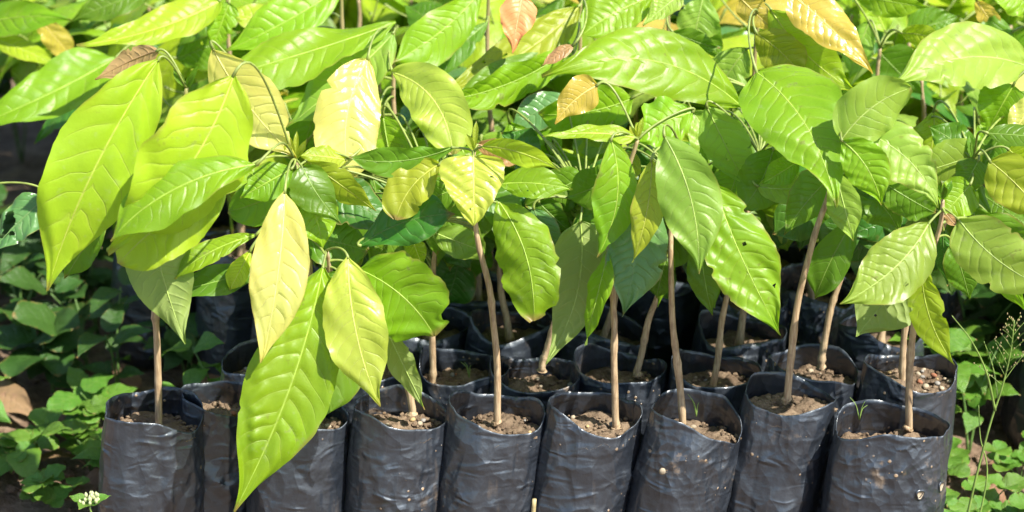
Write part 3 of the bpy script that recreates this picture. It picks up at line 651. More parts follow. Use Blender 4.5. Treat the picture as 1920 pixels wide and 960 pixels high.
# ---- second row
Q0 = seedling(rooted(812, 712, .118, [(810, 600, .118), (815, 500, .12), (822, 400, .12)]), 'thin shaded seedling stem left of the curved stem, second row')
Q0.leaf(590, 335, 752, 425, .09, .06, 92, 'deep', roll=-16, c=.05, quilt=.08)
Q0.leaf(700, 420, 580, 440, .12, .11, 110, 'mid', roll=-20, prof='round')
Q0.leaf(800, 410, 890, 470, .11, .10, 60, 'mid', roll=10)
Q0.leaf(830, 400, 905, 485, .12, .11, 76, 'pale', roll=10, prof='round')
Q0.leaf(790, 350, 700, 395, .14, .12, 84, 'mid', roll=-16)
Q0.leaf(760, 415, 690, 500, .10, .08, 76, 'mid', roll=-12)
Q0.leaf(560, 420, 660, 500, .14, .12, 90, 'mid', roll=12)
Q0.leaf(830, 420, 820, 500, .13, .12, 50, 'mid', roll=20)
Q1 = seedling(rooted(1016, 684, .10, [(1030, 640, .10), (1062, 540, .10), (1088, 430, .10), (1095, 380, .1)]), 'seedling with a long grey-green leaf hanging between the two centre stems')
Q1.leaf(1088, 415, 1022, 682, .05, -.01, 112, 'pale', roll=-6, c=-.10, prof='ovate', under=True, arch=.03)
Q1.leaf(1000, 390, 1045, 495, .09, .08, 60, 'blue', roll=16)
Q1.leaf(1010, 380, 1075, 440, .10, .09, 50, 'mid', roll=16)
Q1.leaf(1095, 330, 985, 385, .12, .10, 84, 'mid', roll=-18, prof='round')
Q1.leaf(1100, 395, 1040, 470, .13, .12, 110, 'mid', roll=-10)
Q1.leaf(1085, 340, 1100, 430, .15, .14, 90, 'lime', roll=12)
Q1.leaf(1010, 300, 940, 250, .2, .22, 76, 'deep', roll=12)
Q2 = seedling(rooted(1196, 692, .118, [(1213, 610, .118), (1240, 530, .12), (1258, 420, .12), (1262, 330, .12)]), 'seedling with a thick grey stem leaning right, second row centre')
Q2.leaf(1250, 470, 1235, 575, .09, .08, 40, 'lime', roll=20)
Q2.leaf(1250, 350, 1190, 420, .12, .11, 80, 'mid', roll=-12)
Q2.leaf(1275, 330, 1345, 440, .13, .11, 92, 'mid', roll=12)
Q2.leaf(1265, 400, 1290, 505, .13, .12, 66, 'deep', roll=12)
Q2.leaf(1310, 470, 1340, 580, .10, .09, 54, 'mid', roll=16)
Q3 = seedling(rooted(1338, 722, .11, [(1350, 620, .11), (1368, 545, .11), (1400, 400, .12), (1425, 290, .13)]), 'seedling with a brown stem under the long hanging leaf with torn shadow')
Q3.leaf(1450, 280, 1392, 392, .08, .06, 90, 'mid', roll=-16, c=-.05, prof='round')
Q3.leaf(1420, 350, 1530, 350, .06, .05, 62, 'pale', roll=-20, wave=.14, c=.05)
Q3.leaf(1500, 300, 1428, 345, .05, .04, 56, 'lime', roll=-20)
Q3.leaf(1325, 200, 1400, 350, .13, .12, 90, 'pale', roll=14)
Q3.leaf(1560, 380, 1450, 440, .12, .10, 95, 'deep', roll=-12, c=.06)
Q4 = seedling(rooted(1540, 678, .12, [(1556, 580, .12), (1590, 485, .12), (1612, 400, .12), (1620, 340, .12)]), 'seedling with a pale stem leaning right behind the slanting stem')
Q4.leaf(1560, 420, 1470, 400, .15, .16, 80, 'mid', roll=12)
Q4.leaf(1640, 390, 1650, 480, .12, .1, 80, 'deep', roll=10)
Q4.leaf(1620, 400, 1535, 470, .11, .10, 76, 'deep', roll=-16)
Q4.leaf(1700, 400, 1590, 440, .12, .10, 70, 'deep', roll=-10)
Q5 = seedling(rooted(1693, 712, .105, [(1700, 610, .105), (1735, 500, .11), (1790, 380, .12), (1825, 300, .13)]), 'seedling behind the rightmost one with a large yellow leaf at the frame edge')
Q5.leaf(1856, 303, 1975, 440, .06, .02, 100, 'olive', roll=6, c=-.06, quilt=.08)
Q5.leaf(1840, 285, 1700, 330, .14, .13, 84, 'pale', roll=-18, prof='round')
Q5.leaf(1830, 290, 1740, 235, .15, .17, 74, 'mid', roll=10)
Q5.leaf(1835, 300, 1800, 370, .10, .09, 64, 'mid', roll=10)
Q5.leaf(1850, 250, 1990, 262, .08, .06, 44, 'mid', roll=-30)
Q5.leaf(1890, 280, 1960, 330, .12, .10, 100, 'ygreen', roll=10)
Q5.leaf(1820, 345, 1770, 400, .08, .06, 80, 'lime', roll=-10, prof='round')
Q5.leaf(1820, 380, 1850, 480, .12, .10, 84, 'mid', roll=10)
Q5.leaf(1850, 400, 1930, 500, .12, .10, 90, 'mid', roll=10)
Q5.leaf(1800, 400, 1830, 520, .14, .13, 70, 'lime', roll=14)
Q5.bud(3, 'mid', 3)

# ---- drooping leaves of the second row that close the gaps under the canopy
rq = random.Random(77); QP = [(690, Q0), (820, Q0), (1060, Q1), (1240, Q2), (1390, Q3), (1600, Q4), (1790, Q5)]
for i in range(58):
    bx = 570 + 1290 * (i + rq.uniform(-.4, .4)) / 58; by = rq.uniform(270, 395)
    q = min(QP, key=lambda e: abs(e[0] - bx))[1]; Yb = rq.uniform(.13, .19)
    low = 505 if 620 < bx < 700 or 1010 < bx < 1130 or 1230 < bx < 1330 or bx > 1580 else 455
    tx = bx + rq.uniform(-70, 70); ty = min(low, by + rq.uniform(75, 150))
    q.leaf(bx, by, tx, ty, Yb, Yb - rq.uniform(0, .03), rq.uniform(60, 108), rq.choice(('mid', 'mid', 'deep', 'lime', 'pale', 'mid')), roll=rq.uniform(-32, 32), c=rq.uniform(-.08, .08), under=rq.random() < .2, seed=900 + i)

for i in range(34):
    bx = 600 + 1290 * (i + rq.uniform(-.4, .4)) / 34; by = rq.uniform(360, 425)
    q = min(QP, key=lambda e: abs(e[0] - bx))[1]; Yb = rq.uniform(.19, .25)
    q.leaf(bx, by, bx + rq.uniform(-60, 60), min(rq.uniform(490, 530) if not 1400 < bx < 1560 else 470, by + rq.uniform(90, 130)), Yb, Yb - rq.uniform(-.01, .02), rq.uniform(66, 104), rq.choice(('mid', 'deep', 'deep', 'mid', 'pale')), roll=rq.uniform(-25, 25), c=rq.uniform(-.08, .08), under=rq.random() < .25, seed=1900 + i)

for i in range(44):
    bx = 590 + 1290 * (i + rq.uniform(-.5, .5)) / 44; by = rq.uniform(300, 385)
    q = min(QP, key=lambda e: abs(e[0] - bx))[1]; Yb = rq.uniform(.20, .30)
    q.leaf(bx, by, bx + rq.uniform(-110, 110), by + rq.uniform(50, 110), Yb, Yb - rq.uniform(.04, .09), rq.uniform(56, 84), rq.choice(('mid', 'deep', 'mid', 'lime', 'pale')), roll=rq.uniform(-25, 25), c=rq.uniform(-.08, .08), seed=2900 + i)

for i in range(30):
    bx = 620 + 1240 * (i + rq.uniform(-.4, .4)) / 30; by = rq.uniform(420, 465)
    if 1430 < bx < 1590: continue
    q = min(QP, key=lambda e: abs(e[0] - bx))[1]; Yb = rq.uniform(.26, .31)
    q.leaf(bx, by, bx + rq.uniform(-50, 50), by + rq.uniform(80, 115), Yb, Yb - rq.uniform(-.01, .03), rq.uniform(60, 96), rq.choice(('mid', 'deep', 'deep')), roll=rq.uniform(-25, 25), c=rq.uniform(-.08, .08), under=rq.random() < .25, seed=3900 + i)

for i in range(44):
    bx = 560 + 1340 * (i + rq.uniform(-.5, .5)) / 44; by = rq.uniform(205, 300)
    q = min(QP, key=lambda e: abs(e[0] - bx))[1]; Yb = rq.uniform(.22, .29)
    q.leaf(bx, by, bx + rq.uniform(-95, 95), by + rq.uniform(70, 150), Yb, Yb - rq.uniform(0, .05), rq.uniform(74, 120), rq.choice(('mid', 'lime', 'mid', 'lime', 'pale', 'ygreen')), roll=rq.uniform(-25, 25), c=rq.uniform(-.08, .08), seed=4900 + i)

# ---- the canopy of the rows behind, leaves seen at the top of the picture
def back_seedling(px, py, Y, label, lean=0.0):
    top = P(px, py, Y); foot = Vector((top.x - lean, Y, .172))
    path = [foot, foot.lerp(top, .35) + Vector((.006, 0, 0)), foot.lerp(top, .7), top]
    return Plant(tuple(foot), path, label, 'cacao seedlings making up the canopy behind'), foot
back_feet = []
def BS(px, py, Y, label, lean=0.0):
    p, f = back_seedling(px, py, Y, label, lean); back_feet.append((f, label)); return p
r = BS(262, 80, .56, 'seedling behind the left edge with a long leaf reaching out of frame left')
r.leaf(218, 108, -70, 245, .52, .42, 106, 'lime', roll=30, c=-.06, quilt=.08)
r.leaf(205, 130, 60, 270, .60, .58, 60, 'deep', roll=20)
r.leaf(330, 110, 450, 60, .55, .6, 80, 'mid', roll=20)
r.leaf(330, 205, 480, 170, .5, .5, 90, 'mid', roll=10)
r = BS(425, -20, .50, 'seedling at the top left with a long pointed bright leaf')
r.leaf(412, 2, 143, 86, .46, .38, 70, 'ygreen', roll=32, c=-.07, quilt=.08)
r.leaf(300, -20, 130, 40, .60, .58, 60, 'mid', roll=24)
r.leaf(430, 5, 395, 105, .46, .44, 62, 'lime', roll=14)
r.leaf(420, 20, 330, 90, .55, .54, 46, 'mid', roll=24)
r = BS(-130, 60, .66, 'seedling in the top left corner with a broad mid-green leaf')
r.leaf(-70, 60, 132, 36, .62, .56, 66, 'lime', roll=-20, c=-.05)
r.leaf(-20, 70, 112, 125, .60, .56, 44, 'ygreen', roll=-26)
r.leaf(60, 20, 140, 110, .68, .68, 50, 'gold', roll=10)
r.leaf(60, 100, 40, 180, .75, .74, 60, 'pale', roll=15)
r = BS(640, -10, .46, 'seedling at the top with a broad vein-ribbed leaf pointing left')
r.leaf(640, -25, 420, 96, .42, .36, 92, 'lime', roll=18, c=-.05, quilt=.09)
r.leaf(600, 30, 500, -20, .52, .58, 60, 'lime', roll=20)
r.leaf(560, 60, 420, 20, .5, .5, 60, 'ygreen', roll=20)
r = BS(737, 60, .33, 'seedling with two glowing yellow leaves near the picture centre left')
r.leaf(742, 42, 408, 146, .31, .22, 86, 'lime', roll=38, c=-.03, rag=.05, wave=.12)
r.leaf(738, 62, 536, 236, .30, .24, 112, 'pale', roll=26, c=-.04)
r.leaf(690, 110, 655, 338, .22, .14, 130, 'yellow', roll=-6, c=.10, prof='blunt', quilt=.08)
r.leaf(736, 136, 850, 290, .25, .17, 108, 'cream', roll=10, c=-.16, prof='blunt', quilt=.10, wave=.12)
r.leaf(720, 230, 756, 340, .26, .22, 60, 'yellow', roll=8)
r.leaf(600, 190, 560, 330, .28, .25, 96, 'mid', roll=-18, c=.05)
r.leaf(650, 300, 560, 290, .14, .12, 44, 'olive', roll=30)
r.leaf(640, 290, 690, 370, .24, .23, 96, 'deep', roll=10)
r = BS(915, -10, .46, 'seedling at the top with a large smooth leaf hanging left of the orange one')
r.leaf(905, -22, 735, 118, .40, .32, 96, 'lime', roll=-8, c=-.05)
r.leaf(915, 40, 772, 142, .44, .38, 62, 'mid', roll=18, c=-.05)
r.leaf(840, 60, 760, 10, .5, .55, 70, 'mid', roll=10)
r.leaf(880, 60, 800, 120, .5, .46, 70, 'deep', roll=10)
r = BS(1090, 5, .42, 'seedling at the top with olive-gold young leaves and an orange leaf')
r.leaf(1086, 12, 818, 178, .38, .28, 92, 'olive', roll=22, c=-.07, quilt=.09)
r.leaf(978, -6, 960, 99, .30, .26, 72, 'orange', roll=4, prof='ovate', quilt=.04)
r.leaf(1068, 92, 808, 192, .32, .22, 74, 'lime', roll=-24, c=-.05, fold=.3)
r.leaf(1065, 118, 830, 208, .34, .25, 84, 'mid', roll=10, c=.04)
r.leaf(1076, 85, 1015, 125, .25, .24, 26, 'bronze', roll=30)
r.leaf(1100, 30, 1180, -40, .45, .5, 90, 'mid', roll=10)
r.leaf(1060, 40, 960, 80, .42, .4, 60, 'deep', roll=10)
r = BS(1408, 168, .22, 'seedling with the broad glossy bright leaf lying across the centre top')
r.leaf(1391, 200, 1022, 140, .17, .10, 138, 'lime', roll=18, c=.13, quilt=.08, fold=.05, prof='std', wave=.07)
r.leaf(1185, 185, 1010, 215, .24, .22, 92, 'lime', roll=-15, c=-.05, prof='round')
r.leaf(1060, 180, 955, 240, .28, .26, 66, 'blue', roll=14)
r.leaf(1420, 230, 1330, 330, .22, .2, 110, 'mid', roll=10)
r = BS(1255, 10, .40, 'seedling at the top centre right with pleated fresh green leaf')
r.leaf(1240, -10, 1085, 70, .36, .30, 104, 'lime', roll=16, c=.04, quilt=.10)
r.leaf(1275, -10, 1205, 48, .33, .30, 50, 'pale', roll=20)
r.leaf(1320, -10, 1300, 80, .42, .4, 84, 'pale', roll=10)
r.leaf(1260, 60, 1350, 92, .34, .33, 46, 'mid', roll=20)
r.leaf(1290, 20, 1360, 120, .44, .42, 70, 'mid', roll=10)
r = BS(1422, 20, .33, 'seedling at the top right with a big drip-tipped bright green leaf')
r.leaf(1418, 135, 1568, 392, .09, -.06, 172, 'lime', roll=-20, c=-.07, fold=.05, quilt=.035, prof='ovate', node=.97, bites=(), holes=(), twist=.1)
r.leaf(1418, 62, 1500, 136, .26, .25, 84, 'olive', roll=20, prof='blunt', c=-.05)
r.leaf(1478, -14, 1636, 140, .26, .20, 92, 'gold', roll=-14, c=-.03, quilt=.09)
r.leaf(1445, 18, 1604, 172, .29, .24, 96, 'ygreen', roll=16, c=.05)
r.leaf(1388, -4, 1456, 62, .30, .29, 54, 'gold', roll=14)
r.leaf(1400, 90, 1330, 190, .34, .34, 80, 'pale', roll=10)
r.leaf(1500, 90, 1560, 220, .31, .3, 70, 'lime', roll=10)
r = BS(1650, 90, .42, 'seedling at the top right with a small folded yellow leaf')
r.leaf(1690, 62, 1775, 80, .36, .33, 42, 'ygreen', roll=20, c=-.06)
r.leaf(1600, -12, 1742, 14, .42, .38, 56, 'lime', roll=14)
r.leaf(1630, 40, 1590, 150, .44, .43, 56, 'pale', roll=10)
r.leaf(1650, 100, 1730, 180, .46, .45, 90, 'mid', roll=10)
r.leaf(1700, 60, 1800, 30, .48, .5, 90, 'mid', roll=10)
r.leaf(1660, 60, 1620, -30, .5, .53, 60, 'ygreen', roll=10)
r = BS(2050, 150, .30, 'seedling at the right edge with a large ribbed leaf pointing left')
r.leaf(1935, 128, 1676, 158, .26, .17, 128, 'pale', roll=14, c=.10, quilt=.085, prof='std')
r.leaf(1950, 10, 1850, -10, .38, .36, 60, 'lime', roll=10)
r.leaf(1900, 160, 1850, 250, .24, .24, 110, 'lime', roll=10)
r.leaf(1950, 180, 1890, 260, .22, .2, 60, 'yellow', roll=10)
r.leaf(1830, 0, 1880, 70, .42, .41, 40, 'gold', roll=10)
r.leaf(1900, 60, 1800, 100, .4, .4, 80, 'mid', roll=10)

# ------------------------------------------------------------------ bags and seedlings of the rows behind
proto = [bag((50, 50, 0), 70 + k, 'x', detail=1) for k in range(4)]
def copy_bag(src, loc, rz, label, group):
    o = src.copy(); col.objects.link(o); o.location = loc; o.rotation_euler = (0, 0, rz); tag(o, label, 'bag', group)
    for ch in src.children:
        c = ch.copy(); col.objects.link(c); c.parent = o
    return o
rb = random.Random(21)
taken = [(f.x, f.y) for f, _ in back_feet]
for i, (f, lab) in enumerate(back_feet):
    copy_bag(proto[i % 4], (f.x, f.y, 0), rb.uniform(-.3, .3), 'black bag of the ' + lab.split(' with ')[0].replace('with', ''), 'black bags under the canopy')
# shared leaf shapes
shapes = []
rs = random.Random(5)
for k in range(18):
    Lk = 1.0
    V, Fc, uvs, rib, nrm = leaf_geo(1.0, rs.uniform(.17, .23), rs, rs.choice(('std', 'std', 'ovate', 'obov')), arch=rs.uniform(.06, .18), curve=rs.uniform(-.06, .06), fold=rs.uniform(-.05, .2), quilt=.05, wave=rs.uniform(.06, .2), twist=rs.uniform(-.7, .7), tipcurl=rs.uniform(-.08, .2), rag=.04, nu=34, nv=12, nveins=rs.choice((9, 11, 12)), bites=[(rs.uniform(.2, .95), rs.choice((-1, 1)), rs.uniform(.1, .4), .03)] if k % 3 == 0 else ())
    shapes.append((V, Fc, uvs))
shape_mesh = {}
def shared_leaf(k, mat):
    if (k, mat) not in shape_mesh:
        V, Fc, uvs = shapes[k]; shape_mesh[(k, mat)] = make_mesh('leaf', V, Fc, LM[mat], uvs)
    return shape_mesh[(k, mat)]
pv, pf = tube([(0, 0, 0), (0, .35, .06), (0, .7, .07), (0, 1, 0)], [.05, .03, .03, .05], 6)
PET_ME = make_mesh('petiole', pv, pf, M_PET)
def place(o, parent_loc, A, d, n, s):
    d = Vector(d).normalized(); x = d.cross(Vector(n)).normalized(); nn = x.cross(d)
    m = Matrix((x, d, nn)).transposed().to_4x4()
    o.matrix_local = Matrix.Translation(Vector(A) - Vector(parent_loc)) @ m @ Matrix.Scale(s, 4)
LEAFMIX = ['lime'] * 9 + ['mid'] * 5 + ['deep'] * 1 + ['pale'] * 4 + ['ygreen'] * 5 + ['olive', 'yellow', 'gold', 'blue']
def filler(x, Y, h, rg, label, group, n, low, maxpy=470, minY=.17):
    foot = Vector((x, Y, .172)); top = Vector((x + rg.uniform(-.03, .03), Y + rg.uniform(-.03, .02), h))
    p = Plant(tuple(foot), [foot, foot.lerp(top, .35) + Vector((rg.uniform(-.01, .01), 0, 0)), foot.lerp(top, .7), top], label, group)
    az = rg.uniform(0, 6.28)
    for k in range(n):
        az += 2.4 + rg.uniform(-.4, .4); f = 1 - .45 * (k / n) ** 1.2
        A = Vector(p.path[int(f * 59)])
        el = R(rg.uniform(5, 40)); pl = rg.uniform(.03, .075)
        dp = Vector((math.cos(az) * math.cos(el), math.sin(az) * math.cos(el), math.sin(el)))
        B = A + dp * pl
        el2 = R(rg.uniform(-75, -8)); d = Vector((math.cos(az) * math.cos(el2), math.sin(az) * math.cos(el2), math.sin(el2)))
        s = rg.uniform(.15, .25)
        T = B + d * s
        nn = Vector((rg.uniform(-.35, .35), rg.uniform(-.5, .1), 1)); nn = nn - nn.dot(d) * d
        if max(proj(T)[1], proj(B)[1]) > maxpy or min(T.y, B.y) < minY: continue
        lf = link('leaf', shared_leaf(rg.randrange(len(shapes)), rg.choice(LEAFMIX)), p.root); place(lf, foot, B, d, nn, s)
        pe = bpy.data.objects.new('petiole', PET_ME); col.objects.link(pe); pe.parent = lf
        # petiole in the leaf's local frame
        m = lf.matrix_local.inverted() @ Matrix.Translation(-foot)
        A2 = m @ A; dl = -A2; ln = dl.length; dl.normalize(); xx = dl.cross(Vector((0, .2, 1))).normalized(); zz = xx.cross(dl)
        pe.matrix_local = Matrix.Translation(A2) @ Matrix((xx, dl, zz)).transposed().to_4x4() @ Matrix.Diagonal((.0014 / s * 30, ln, .0014 / s * 30, 1))
    return p
cnt = 0
for k in range(0, 9):
    Y = .232 + k * ROW
    x = -1.0 + (.055 if k % 2 else 0)
    while x < 1.02:
        x += .112
        xx, yy = x + rb.uniform(-.012, .012), Y + rb.uniform(-.01, .01)
        px = proj(Vector((xx, yy, .2)))[0]
        if px < (520 if Y < .33 else 480 if Y < .5 else 330 if Y < .8 else 60) or px > (1790 if Y < .3 else 1800 if Y < .58 else 2080): continue
        if any((xx - a) ** 2 + (yy - b) ** 2 < .083 ** 2 for a, b in taken): continue
        taken.append((xx, yy))
        near = Y < .42
        g1, g2 = ('black bags in the third and fourth rows', 'seedlings in the third and fourth rows') if near else ('black bags under the canopy', 'seedlings filling the back rows')
        l1 = 'black bag with dull soil in the shade behind the second row' if near else 'black bag hidden beneath the back-row canopy'
        l2 = 'shaded seedling stem behind the second row, leaves lost in the canopy' if near else 'back-row seedling whose green leaves merge into the canopy'
        cnt += 1
        if Y < .72: copy_bag(proto[cnt % 4], (xx, yy, 0), rb.uniform(-.5, .5), l1, g1)['row'] = k + 2
        hmax = .40 if Y < .4 else .43 if Y < .6 else .47
        fp = filler(xx, yy, hmax + rb.uniform(-.04, .03), rb, l2, g2, 10 if near else 9, True, maxpy=470 if near else 470, minY=.16 if near else Y - .16)
        fp.root['row'] = k + 2
for p_ in proto:
    for ch in list(p_.children): bpy.data.objects.remove(ch)
    bpy.data.objects.remove(p_)

# ------------------------------------------------------------------ weeds
wshapes = []
rw = random.Random(15)
for k in range(6):
    V, Fc, uvs, rib, nrm = leaf_geo(1.0, (.36, .30, .42, .48, .26, .34)[k], rw, ('ovate', 'std', 'round', 'round', 'ovate', 'ovate')[k], arch=rw.uniform(.04, .12), fold=rw.uniform(0, .2), quilt=.03, wave=.05, nveins=5, nu=18, nv=8)
    wshapes.append((V, Fc, uvs))
wmesh = {}
def wleaf(k, mat):
    if (k, mat) not in wmesh:
        V, Fc, uvs = wshapes[k]; wmesh[(k, mat)] = make_mesh('leaf', V, Fc, LM[mat], uvs)
    return wmesh[(k, mat)]
def weed(x, y, h, nst, s0, s1, mat, rg, label, group, shp=(0, 1, 2, 4, 5)):
    root = empty('weed_plant', (x, y, 0)); tag(root, label, 'weed', group)
    k = rg.choice(shp)
    for _ in range(nst):
        az = rg.uniform(0, 6.28); ln = h * rg.uniform(.6, 1.1); le = rg.uniform(.15, .5) * ln
        top = Vector((math.cos(az) * le, math.sin(az) * le, ln)); midp = Vector((top.x * .3, top.y * .3, ln * .6))
        pth = spline([(0, 0, -.01), midp, top], 10)
        V, F = tube(pth, np.linspace(.0022, .0010, 10), 6); link('stem', make_mesh('stem', V, F, M_WSTEM), root)
        npair = max(1, int(ln / .035))
        for j in range(npair + 1):
            A = Vector(pth[int(9 * (1 - .75 * j / (npair + 1)))]); aa = az + j * 1.57 + rg.uniform(-.3, .3)
            for sgn in (0, math.pi):
                if rg.random() < .12: continue
                el = R(rg.uniform(-30, 30)); d = Vector((math.cos(aa + sgn) * math.cos(el), math.sin(aa + sgn) * math.cos(el), math.sin(el)))
                lf = link('leaf', wleaf(k, mat), root)
                nn = Vector((rg.uniform(-.3, .3), rg.uniform(-.6, .1), 1))
                place(lf, (0, 0, 0), A + d * .006, d, nn, rg.uniform(s0, s1) * (1 - .1 * j))
def clover(x, y, rg, label, group, mat='weedb', n=9):
    root = empty('creeping_weed', (x, y, 0)); tag(root, label, 'weed', group)
    for _ in range(n):
        az = rg.uniform(0, 6.28); q = rg.uniform(.005, .05); h = rg.uniform(.015, .05)
        tp = Vector((math.cos(az) * q, math.sin(az) * q, h))
        V, F = tube(spline([(0, 0, -.008), tp * .5 + Vector((0, 0, .008)), tp], 6), [.0008] * 6, 5); link('stem', make_mesh('stem', V, F, M_WSTEM), root)
        for j in range(rg.choice((2, 3, 3))):
            aa = az + j * 2.09 + rg.uniform(-.2, .2); el = R(rg.uniform(-10, 25)); d = Vector((math.cos(aa) * math.cos(el), math.sin(aa) * math.cos(el), math.sin(el)))
            lf = link('leaf', wleaf(3, mat), root); place(lf, (0, 0, 0), tp, d, (rg.uniform(-.2, .2), rg.uniform(-.4, 0), 1), rg.uniform(.018, .030))
rw = random.Random(44)
GL = 'weeds in the shade left of the bags'; GR = 'sunlit weeds right of the bags'
def scatter(n, x0, x1, y0, y1, fn, md=.06):
    pts = []; tries = 0
    while len(pts) < n and tries < n * 40:
        tries += 1; x, y = rw.uniform(x0, x1), rw.uniform(y0, y1)
        if any((x - a) ** 2 + (y - b) ** 2 < md ** 2 for a, b in pts + taken): continue
        if any((x - b_.location.x) ** 2 + (y - b_.location.y) ** 2 < .078 ** 2 for b_ in bags.values()): continue
        pts.append((x, y)); fn(x, y)
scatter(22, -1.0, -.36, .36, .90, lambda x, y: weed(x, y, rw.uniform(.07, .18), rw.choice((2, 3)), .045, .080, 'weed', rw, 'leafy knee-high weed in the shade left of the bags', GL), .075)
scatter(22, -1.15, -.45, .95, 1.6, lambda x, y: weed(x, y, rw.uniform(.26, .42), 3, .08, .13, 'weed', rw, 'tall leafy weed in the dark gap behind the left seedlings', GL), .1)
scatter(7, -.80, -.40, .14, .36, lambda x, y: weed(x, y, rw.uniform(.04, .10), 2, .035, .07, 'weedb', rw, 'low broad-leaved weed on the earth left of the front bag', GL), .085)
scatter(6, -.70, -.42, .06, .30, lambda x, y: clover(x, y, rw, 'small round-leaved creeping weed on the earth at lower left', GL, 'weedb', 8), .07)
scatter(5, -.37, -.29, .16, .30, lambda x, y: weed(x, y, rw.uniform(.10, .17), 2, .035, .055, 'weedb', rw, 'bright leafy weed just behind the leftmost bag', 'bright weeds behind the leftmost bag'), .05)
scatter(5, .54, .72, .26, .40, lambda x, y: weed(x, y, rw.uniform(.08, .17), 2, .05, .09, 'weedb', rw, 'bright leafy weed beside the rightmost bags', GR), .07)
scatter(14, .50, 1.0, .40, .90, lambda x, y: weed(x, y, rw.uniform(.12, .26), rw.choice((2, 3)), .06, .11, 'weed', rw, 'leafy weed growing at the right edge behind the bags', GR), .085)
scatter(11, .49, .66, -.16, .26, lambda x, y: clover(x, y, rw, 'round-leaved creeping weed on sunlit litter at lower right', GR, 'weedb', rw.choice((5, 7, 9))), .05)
# a big weathered weed leaf and the eaten leaf at the left
hp = Plant((P(-120, 470, .3).x, .3, 0), [(P(-120, 470, .3).x, .3, -.005), P(-110, 440, .26), P(-60, 380, .2), P(-35, 350, .16)], 'weed stem at the left edge carrying one leaf eaten full of holes', None)
hp.root.name = 'weed_plant'; hp.root['category'] = 'weed'
hp.leaf(84, 372, -30, 486, .15, .11, 74, 'blue', roll=28, holes=((.50, .35, .10, .30), (.62, .1, .07, .22), (.42, .62, .06, .2), (.72, .4, .06, .25), (.56, -.25, .035, .18)), node=.98, nv=36, nu=80)
rl = random.Random(9)
def dead(x, y, s, lab, grp, z=.004):
    o = link('dead_leaf', shared_leaf(rl.randrange(12), 'dead')); tag(o, lab, 'leaf', grp)
    az = rl.uniform(0, 6.28); place(o, (0, 0, 0), (x, y, z), (math.cos(az), math.sin(az), .05), (rl.uniform(-.2, .2), rl.uniform(-.3, .1), 1), s)
for _ in range(16): dead(rl.uniform(-.85, -.36), rl.uniform(.05, .5), rl.uniform(.07, .14), 'dry brown leaf lying on the earth left of the bags', 'dry leaves on the earth at left')
for _ in range(26): dead(rl.uniform(.48, .8), rl.uniform(-.2, .3), rl.uniform(.03, .09), 'dry tan leaf lying on the earth right of the bags', 'dry leaves on the earth at right')
parts = []
for _ in range(1500):
    x, y = (rl.uniform(-.95, -.34), rl.uniform(-.1, .7)) if rl.random() < .5 else (rl.uniform(.46, .95), rl.uniform(-.2, .5))
    v, f = blob(rl, rl.uniform(.002, .008), 1, jag=.3); parts.append(([p + np.array((x, y, -.006)) for p in v], f))
V, F = join(parts); tag(link('earth_clods', make_mesh('earth_clods', V, F, M_GROUND, smooth=False)), 'loose crumbs of brown earth scattered over the ground', 'earth', kind='stuff')

# ------------------------------------------------------------------ grass with a seed head at the right, bits at the bottom edge
def grass():
    g0 = P(1800, 1010, -.03); root = empty('seeding_grass', (g0.x, g0.y, 0)); tag(root, 'thin grass stalk with a loose seed head right of the bags', 'grass plant')
    org = np.array((g0.x, g0.y, 0))
    def T(pts, r0, r1, name, parent, mat=M_GRASS, n=24):
        pth = spline(pts, n) - org; V, F = tube(pth, np.linspace(r0, r1, n), 6); return link(name, make_mesh(name, V, F, mat), parent)
    st = T([(g0.x, g0.y, 0), P(1822, 930, -.03), P(1855, 800, -.03), P(1878, 730, -.03), P(1895, 660, -.03), P(1902, 600, -.03)], .0017, .0006, 'stalk', root)
    T([P(1866, 770, -.03), P(1850, 700, -.04), P(1822, 640, -.05), P(1785, 592, -.06)], .0016, .0005, 'blade', root)
    T([P(1872, 750, -.03), P(1862, 690, -.02), P(1845, 640, -.02)], .0011, .0004, 'blade', root)
    T([(g0.x + .01, g0.y, 0), P(1850, 900, -.02), P(1838, 820, -.02), P(1835, 760, -.02)], .0013, .0004, 'blade', root)
    rg = random.Random(2); stalk = spline([P(1878, 730, -.03), P(1895, 660, -.03), P(1902, 600, -.03)], 40)
    for i in range(15):
        A = stalk[int(2 + i * 2.5)]; sx = 1 if i % 2 else -1; ln = .040 * (1 - i / 22)
        d = np.array((sx * rg.uniform(.5, .9), rg.uniform(-.5, .3), rg.uniform(.6, 1.2))); d /= np.linalg.norm(d)
        br = T([A, A + d * ln * .5 + np.array((0, 0, .001)), A + d * ln], .0004, .00022, 'branch', root, n=8)
        V = []; Fc = []; pr = []
        for j in range(5):
            q = A + d * ln * (.3 + .17 * j) + np.array((rg.uniform(-.003, .003), rg.uniform(-.003, .003), rg.uniform(0, .004)))
            v, f = blob(rg, .0009, 1, (.7, .7, 1.6), .1); pr.append(([p + q - org for p in v], f))
        V, Fc = join(pr); link('spikelets', make_mesh('spikelets', V, Fc, M_STRAW), br)
grass()
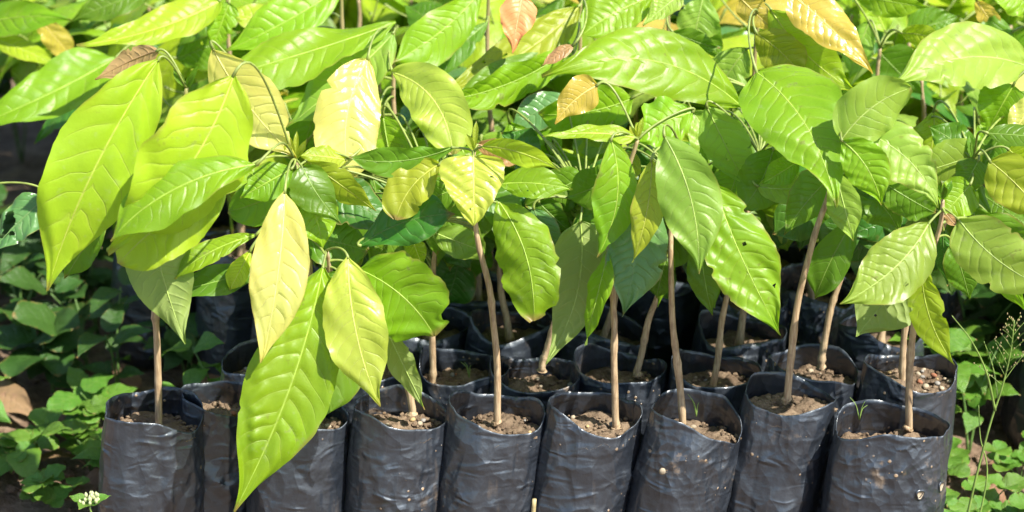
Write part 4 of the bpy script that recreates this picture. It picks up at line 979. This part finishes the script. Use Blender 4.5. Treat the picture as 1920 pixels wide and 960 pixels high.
def flower():
    c = P(168, 945, -.10); root = empty('budding_weed', (c.x, c.y, 0)); tag(root, 'pale green budding flower head poking up at the bottom left', 'flower')
    rg = random.Random(6); org = np.array((c.x, c.y, 0))
    V, F = tube(spline([(0, 0, -.005), (.004, .002, c.z * .5), (0, 0, c.z)], 12), np.linspace(.0016, .0012, 12), 6); link('stem', make_mesh('stem', V, F, M_GRASS), root)
    for i in range(22):
        a = rg.uniform(0, 6.28); q = math.sqrt(rg.random()) * .011; h = .011 - q * .5 + rg.uniform(-.003, .003)
        v, f = blob(rg, rg.uniform(.0024, .0036), 1, (.7, .7, 1.3), .1)
        link('bud', make_mesh('bud', v, f, M_BUD), root, (q * math.cos(a), q * math.sin(a), c.z + h))
    for a in (2.9, .3, 4.4):
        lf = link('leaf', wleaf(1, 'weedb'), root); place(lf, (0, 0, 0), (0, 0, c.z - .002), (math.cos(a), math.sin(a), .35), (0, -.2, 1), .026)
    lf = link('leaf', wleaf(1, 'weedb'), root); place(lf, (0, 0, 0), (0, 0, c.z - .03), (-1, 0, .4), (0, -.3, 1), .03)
flower()
def stub():
    c = P(1002, 936, -.09); root = empty('cut_stalk', (c.x, c.y, 0)); tag(root, 'short cut straw-green stalk at the bottom edge in front of the bags', 'stalk')
    V, F = tube(spline([(-.006, 0, -.005), (-.003, 0, c.z * .6), (0, 0, c.z)], 12), np.linspace(.0030, .0026, 12), 8); link('stem', make_mesh('stem', V, F, M_STRAW), root)
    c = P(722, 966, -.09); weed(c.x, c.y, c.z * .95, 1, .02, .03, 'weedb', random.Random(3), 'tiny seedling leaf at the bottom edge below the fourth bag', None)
stub()
# pebble stuck on the film of the front bag
b_ = bags[1303]; v, f = blob(random.Random(1), .0048, 2, (1, .6, .9), .1)
pb = P(1243, 884, -.0535); link('stuck_pebble', make_mesh('stuck_pebble', v, f, M_PEB[0]), b_, Vector(pb) - b_.location)
def sprout(px, py, Y, label, sd):
    c = P(px, py, Y); rg = random.Random(sd); root = empty('grass_sprout', c); tag(root, label, 'grass')
    for k in range(3):
        d = Vector((rg.uniform(-.5, .5), rg.uniform(-.3, .3), 1)); ln = rg.uniform(.012, .026)
        V, F = tube(spline([(0, 0, -.006), d * ln * .5, d * ln + Vector((d.x * .006, 0, -.002))], 8), np.linspace(.0008, .0002, 8), 5); link('blade', make_mesh('blade', V, F, M_GRASS), root)
sprout(1306, 772, -.005, 'tiny green grass sprout in the soil of the bag with pebble', 1)
sprout(1612, 778, -.02, 'tiny grass sprout inside the wide-mouthed rightmost front bag', 2)
sprout(880, 700, .118, 'tiny sprout on shaded soil behind the heart-leaved seedling', 3)
# labels that tell the look-alikes apart by their order
ORD = ['first', 'second', 'third', 'fourth', 'fifth', 'sixth', 'seventh', 'eighth', 'ninth', 'tenth', 'eleventh', 'twelfth', 'thirteenth', 'fourteenth', 'fifteenth', 'sixteenth', 'seventeenth', 'eighteenth', 'nineteenth', 'twentieth', 'twenty-first', 'twenty-second', 'twenty-third', 'twenty-fourth', 'twenty-fifth', 'twenty-sixth', 'twenty-seventh', 'twenty-eighth']
same = {}
for o in bpy.data.objects:
    if o.parent is None and 'label' in o: same.setdefault((o['label'], o.get('row', -1)), []).append(o)
for (lab, row), os_ in same.items():
    if len(os_) < 2: continue
    os_.sort(key=lambda o: proj(o.matrix_basis.translation)[0])
    for i, o in enumerate(os_):
        if row >= 0:
            kind = 'black bag' if o['category'] == 'bag' else 'seedling'
            o['label'] = f"{kind} {'under' if o['category'] == 'bag' else 'merging into'} the green canopy, {ORD[i]} from the left in the {ORD[row]} row back"
        else: o['label'] = f"{lab}, {ORD[i]} from the left"
tri = sum(len(o.data.polygons) for o in bpy.data.objects if o.type == 'MESH')
print('objects', len(bpy.data.objects), 'faces', tri)
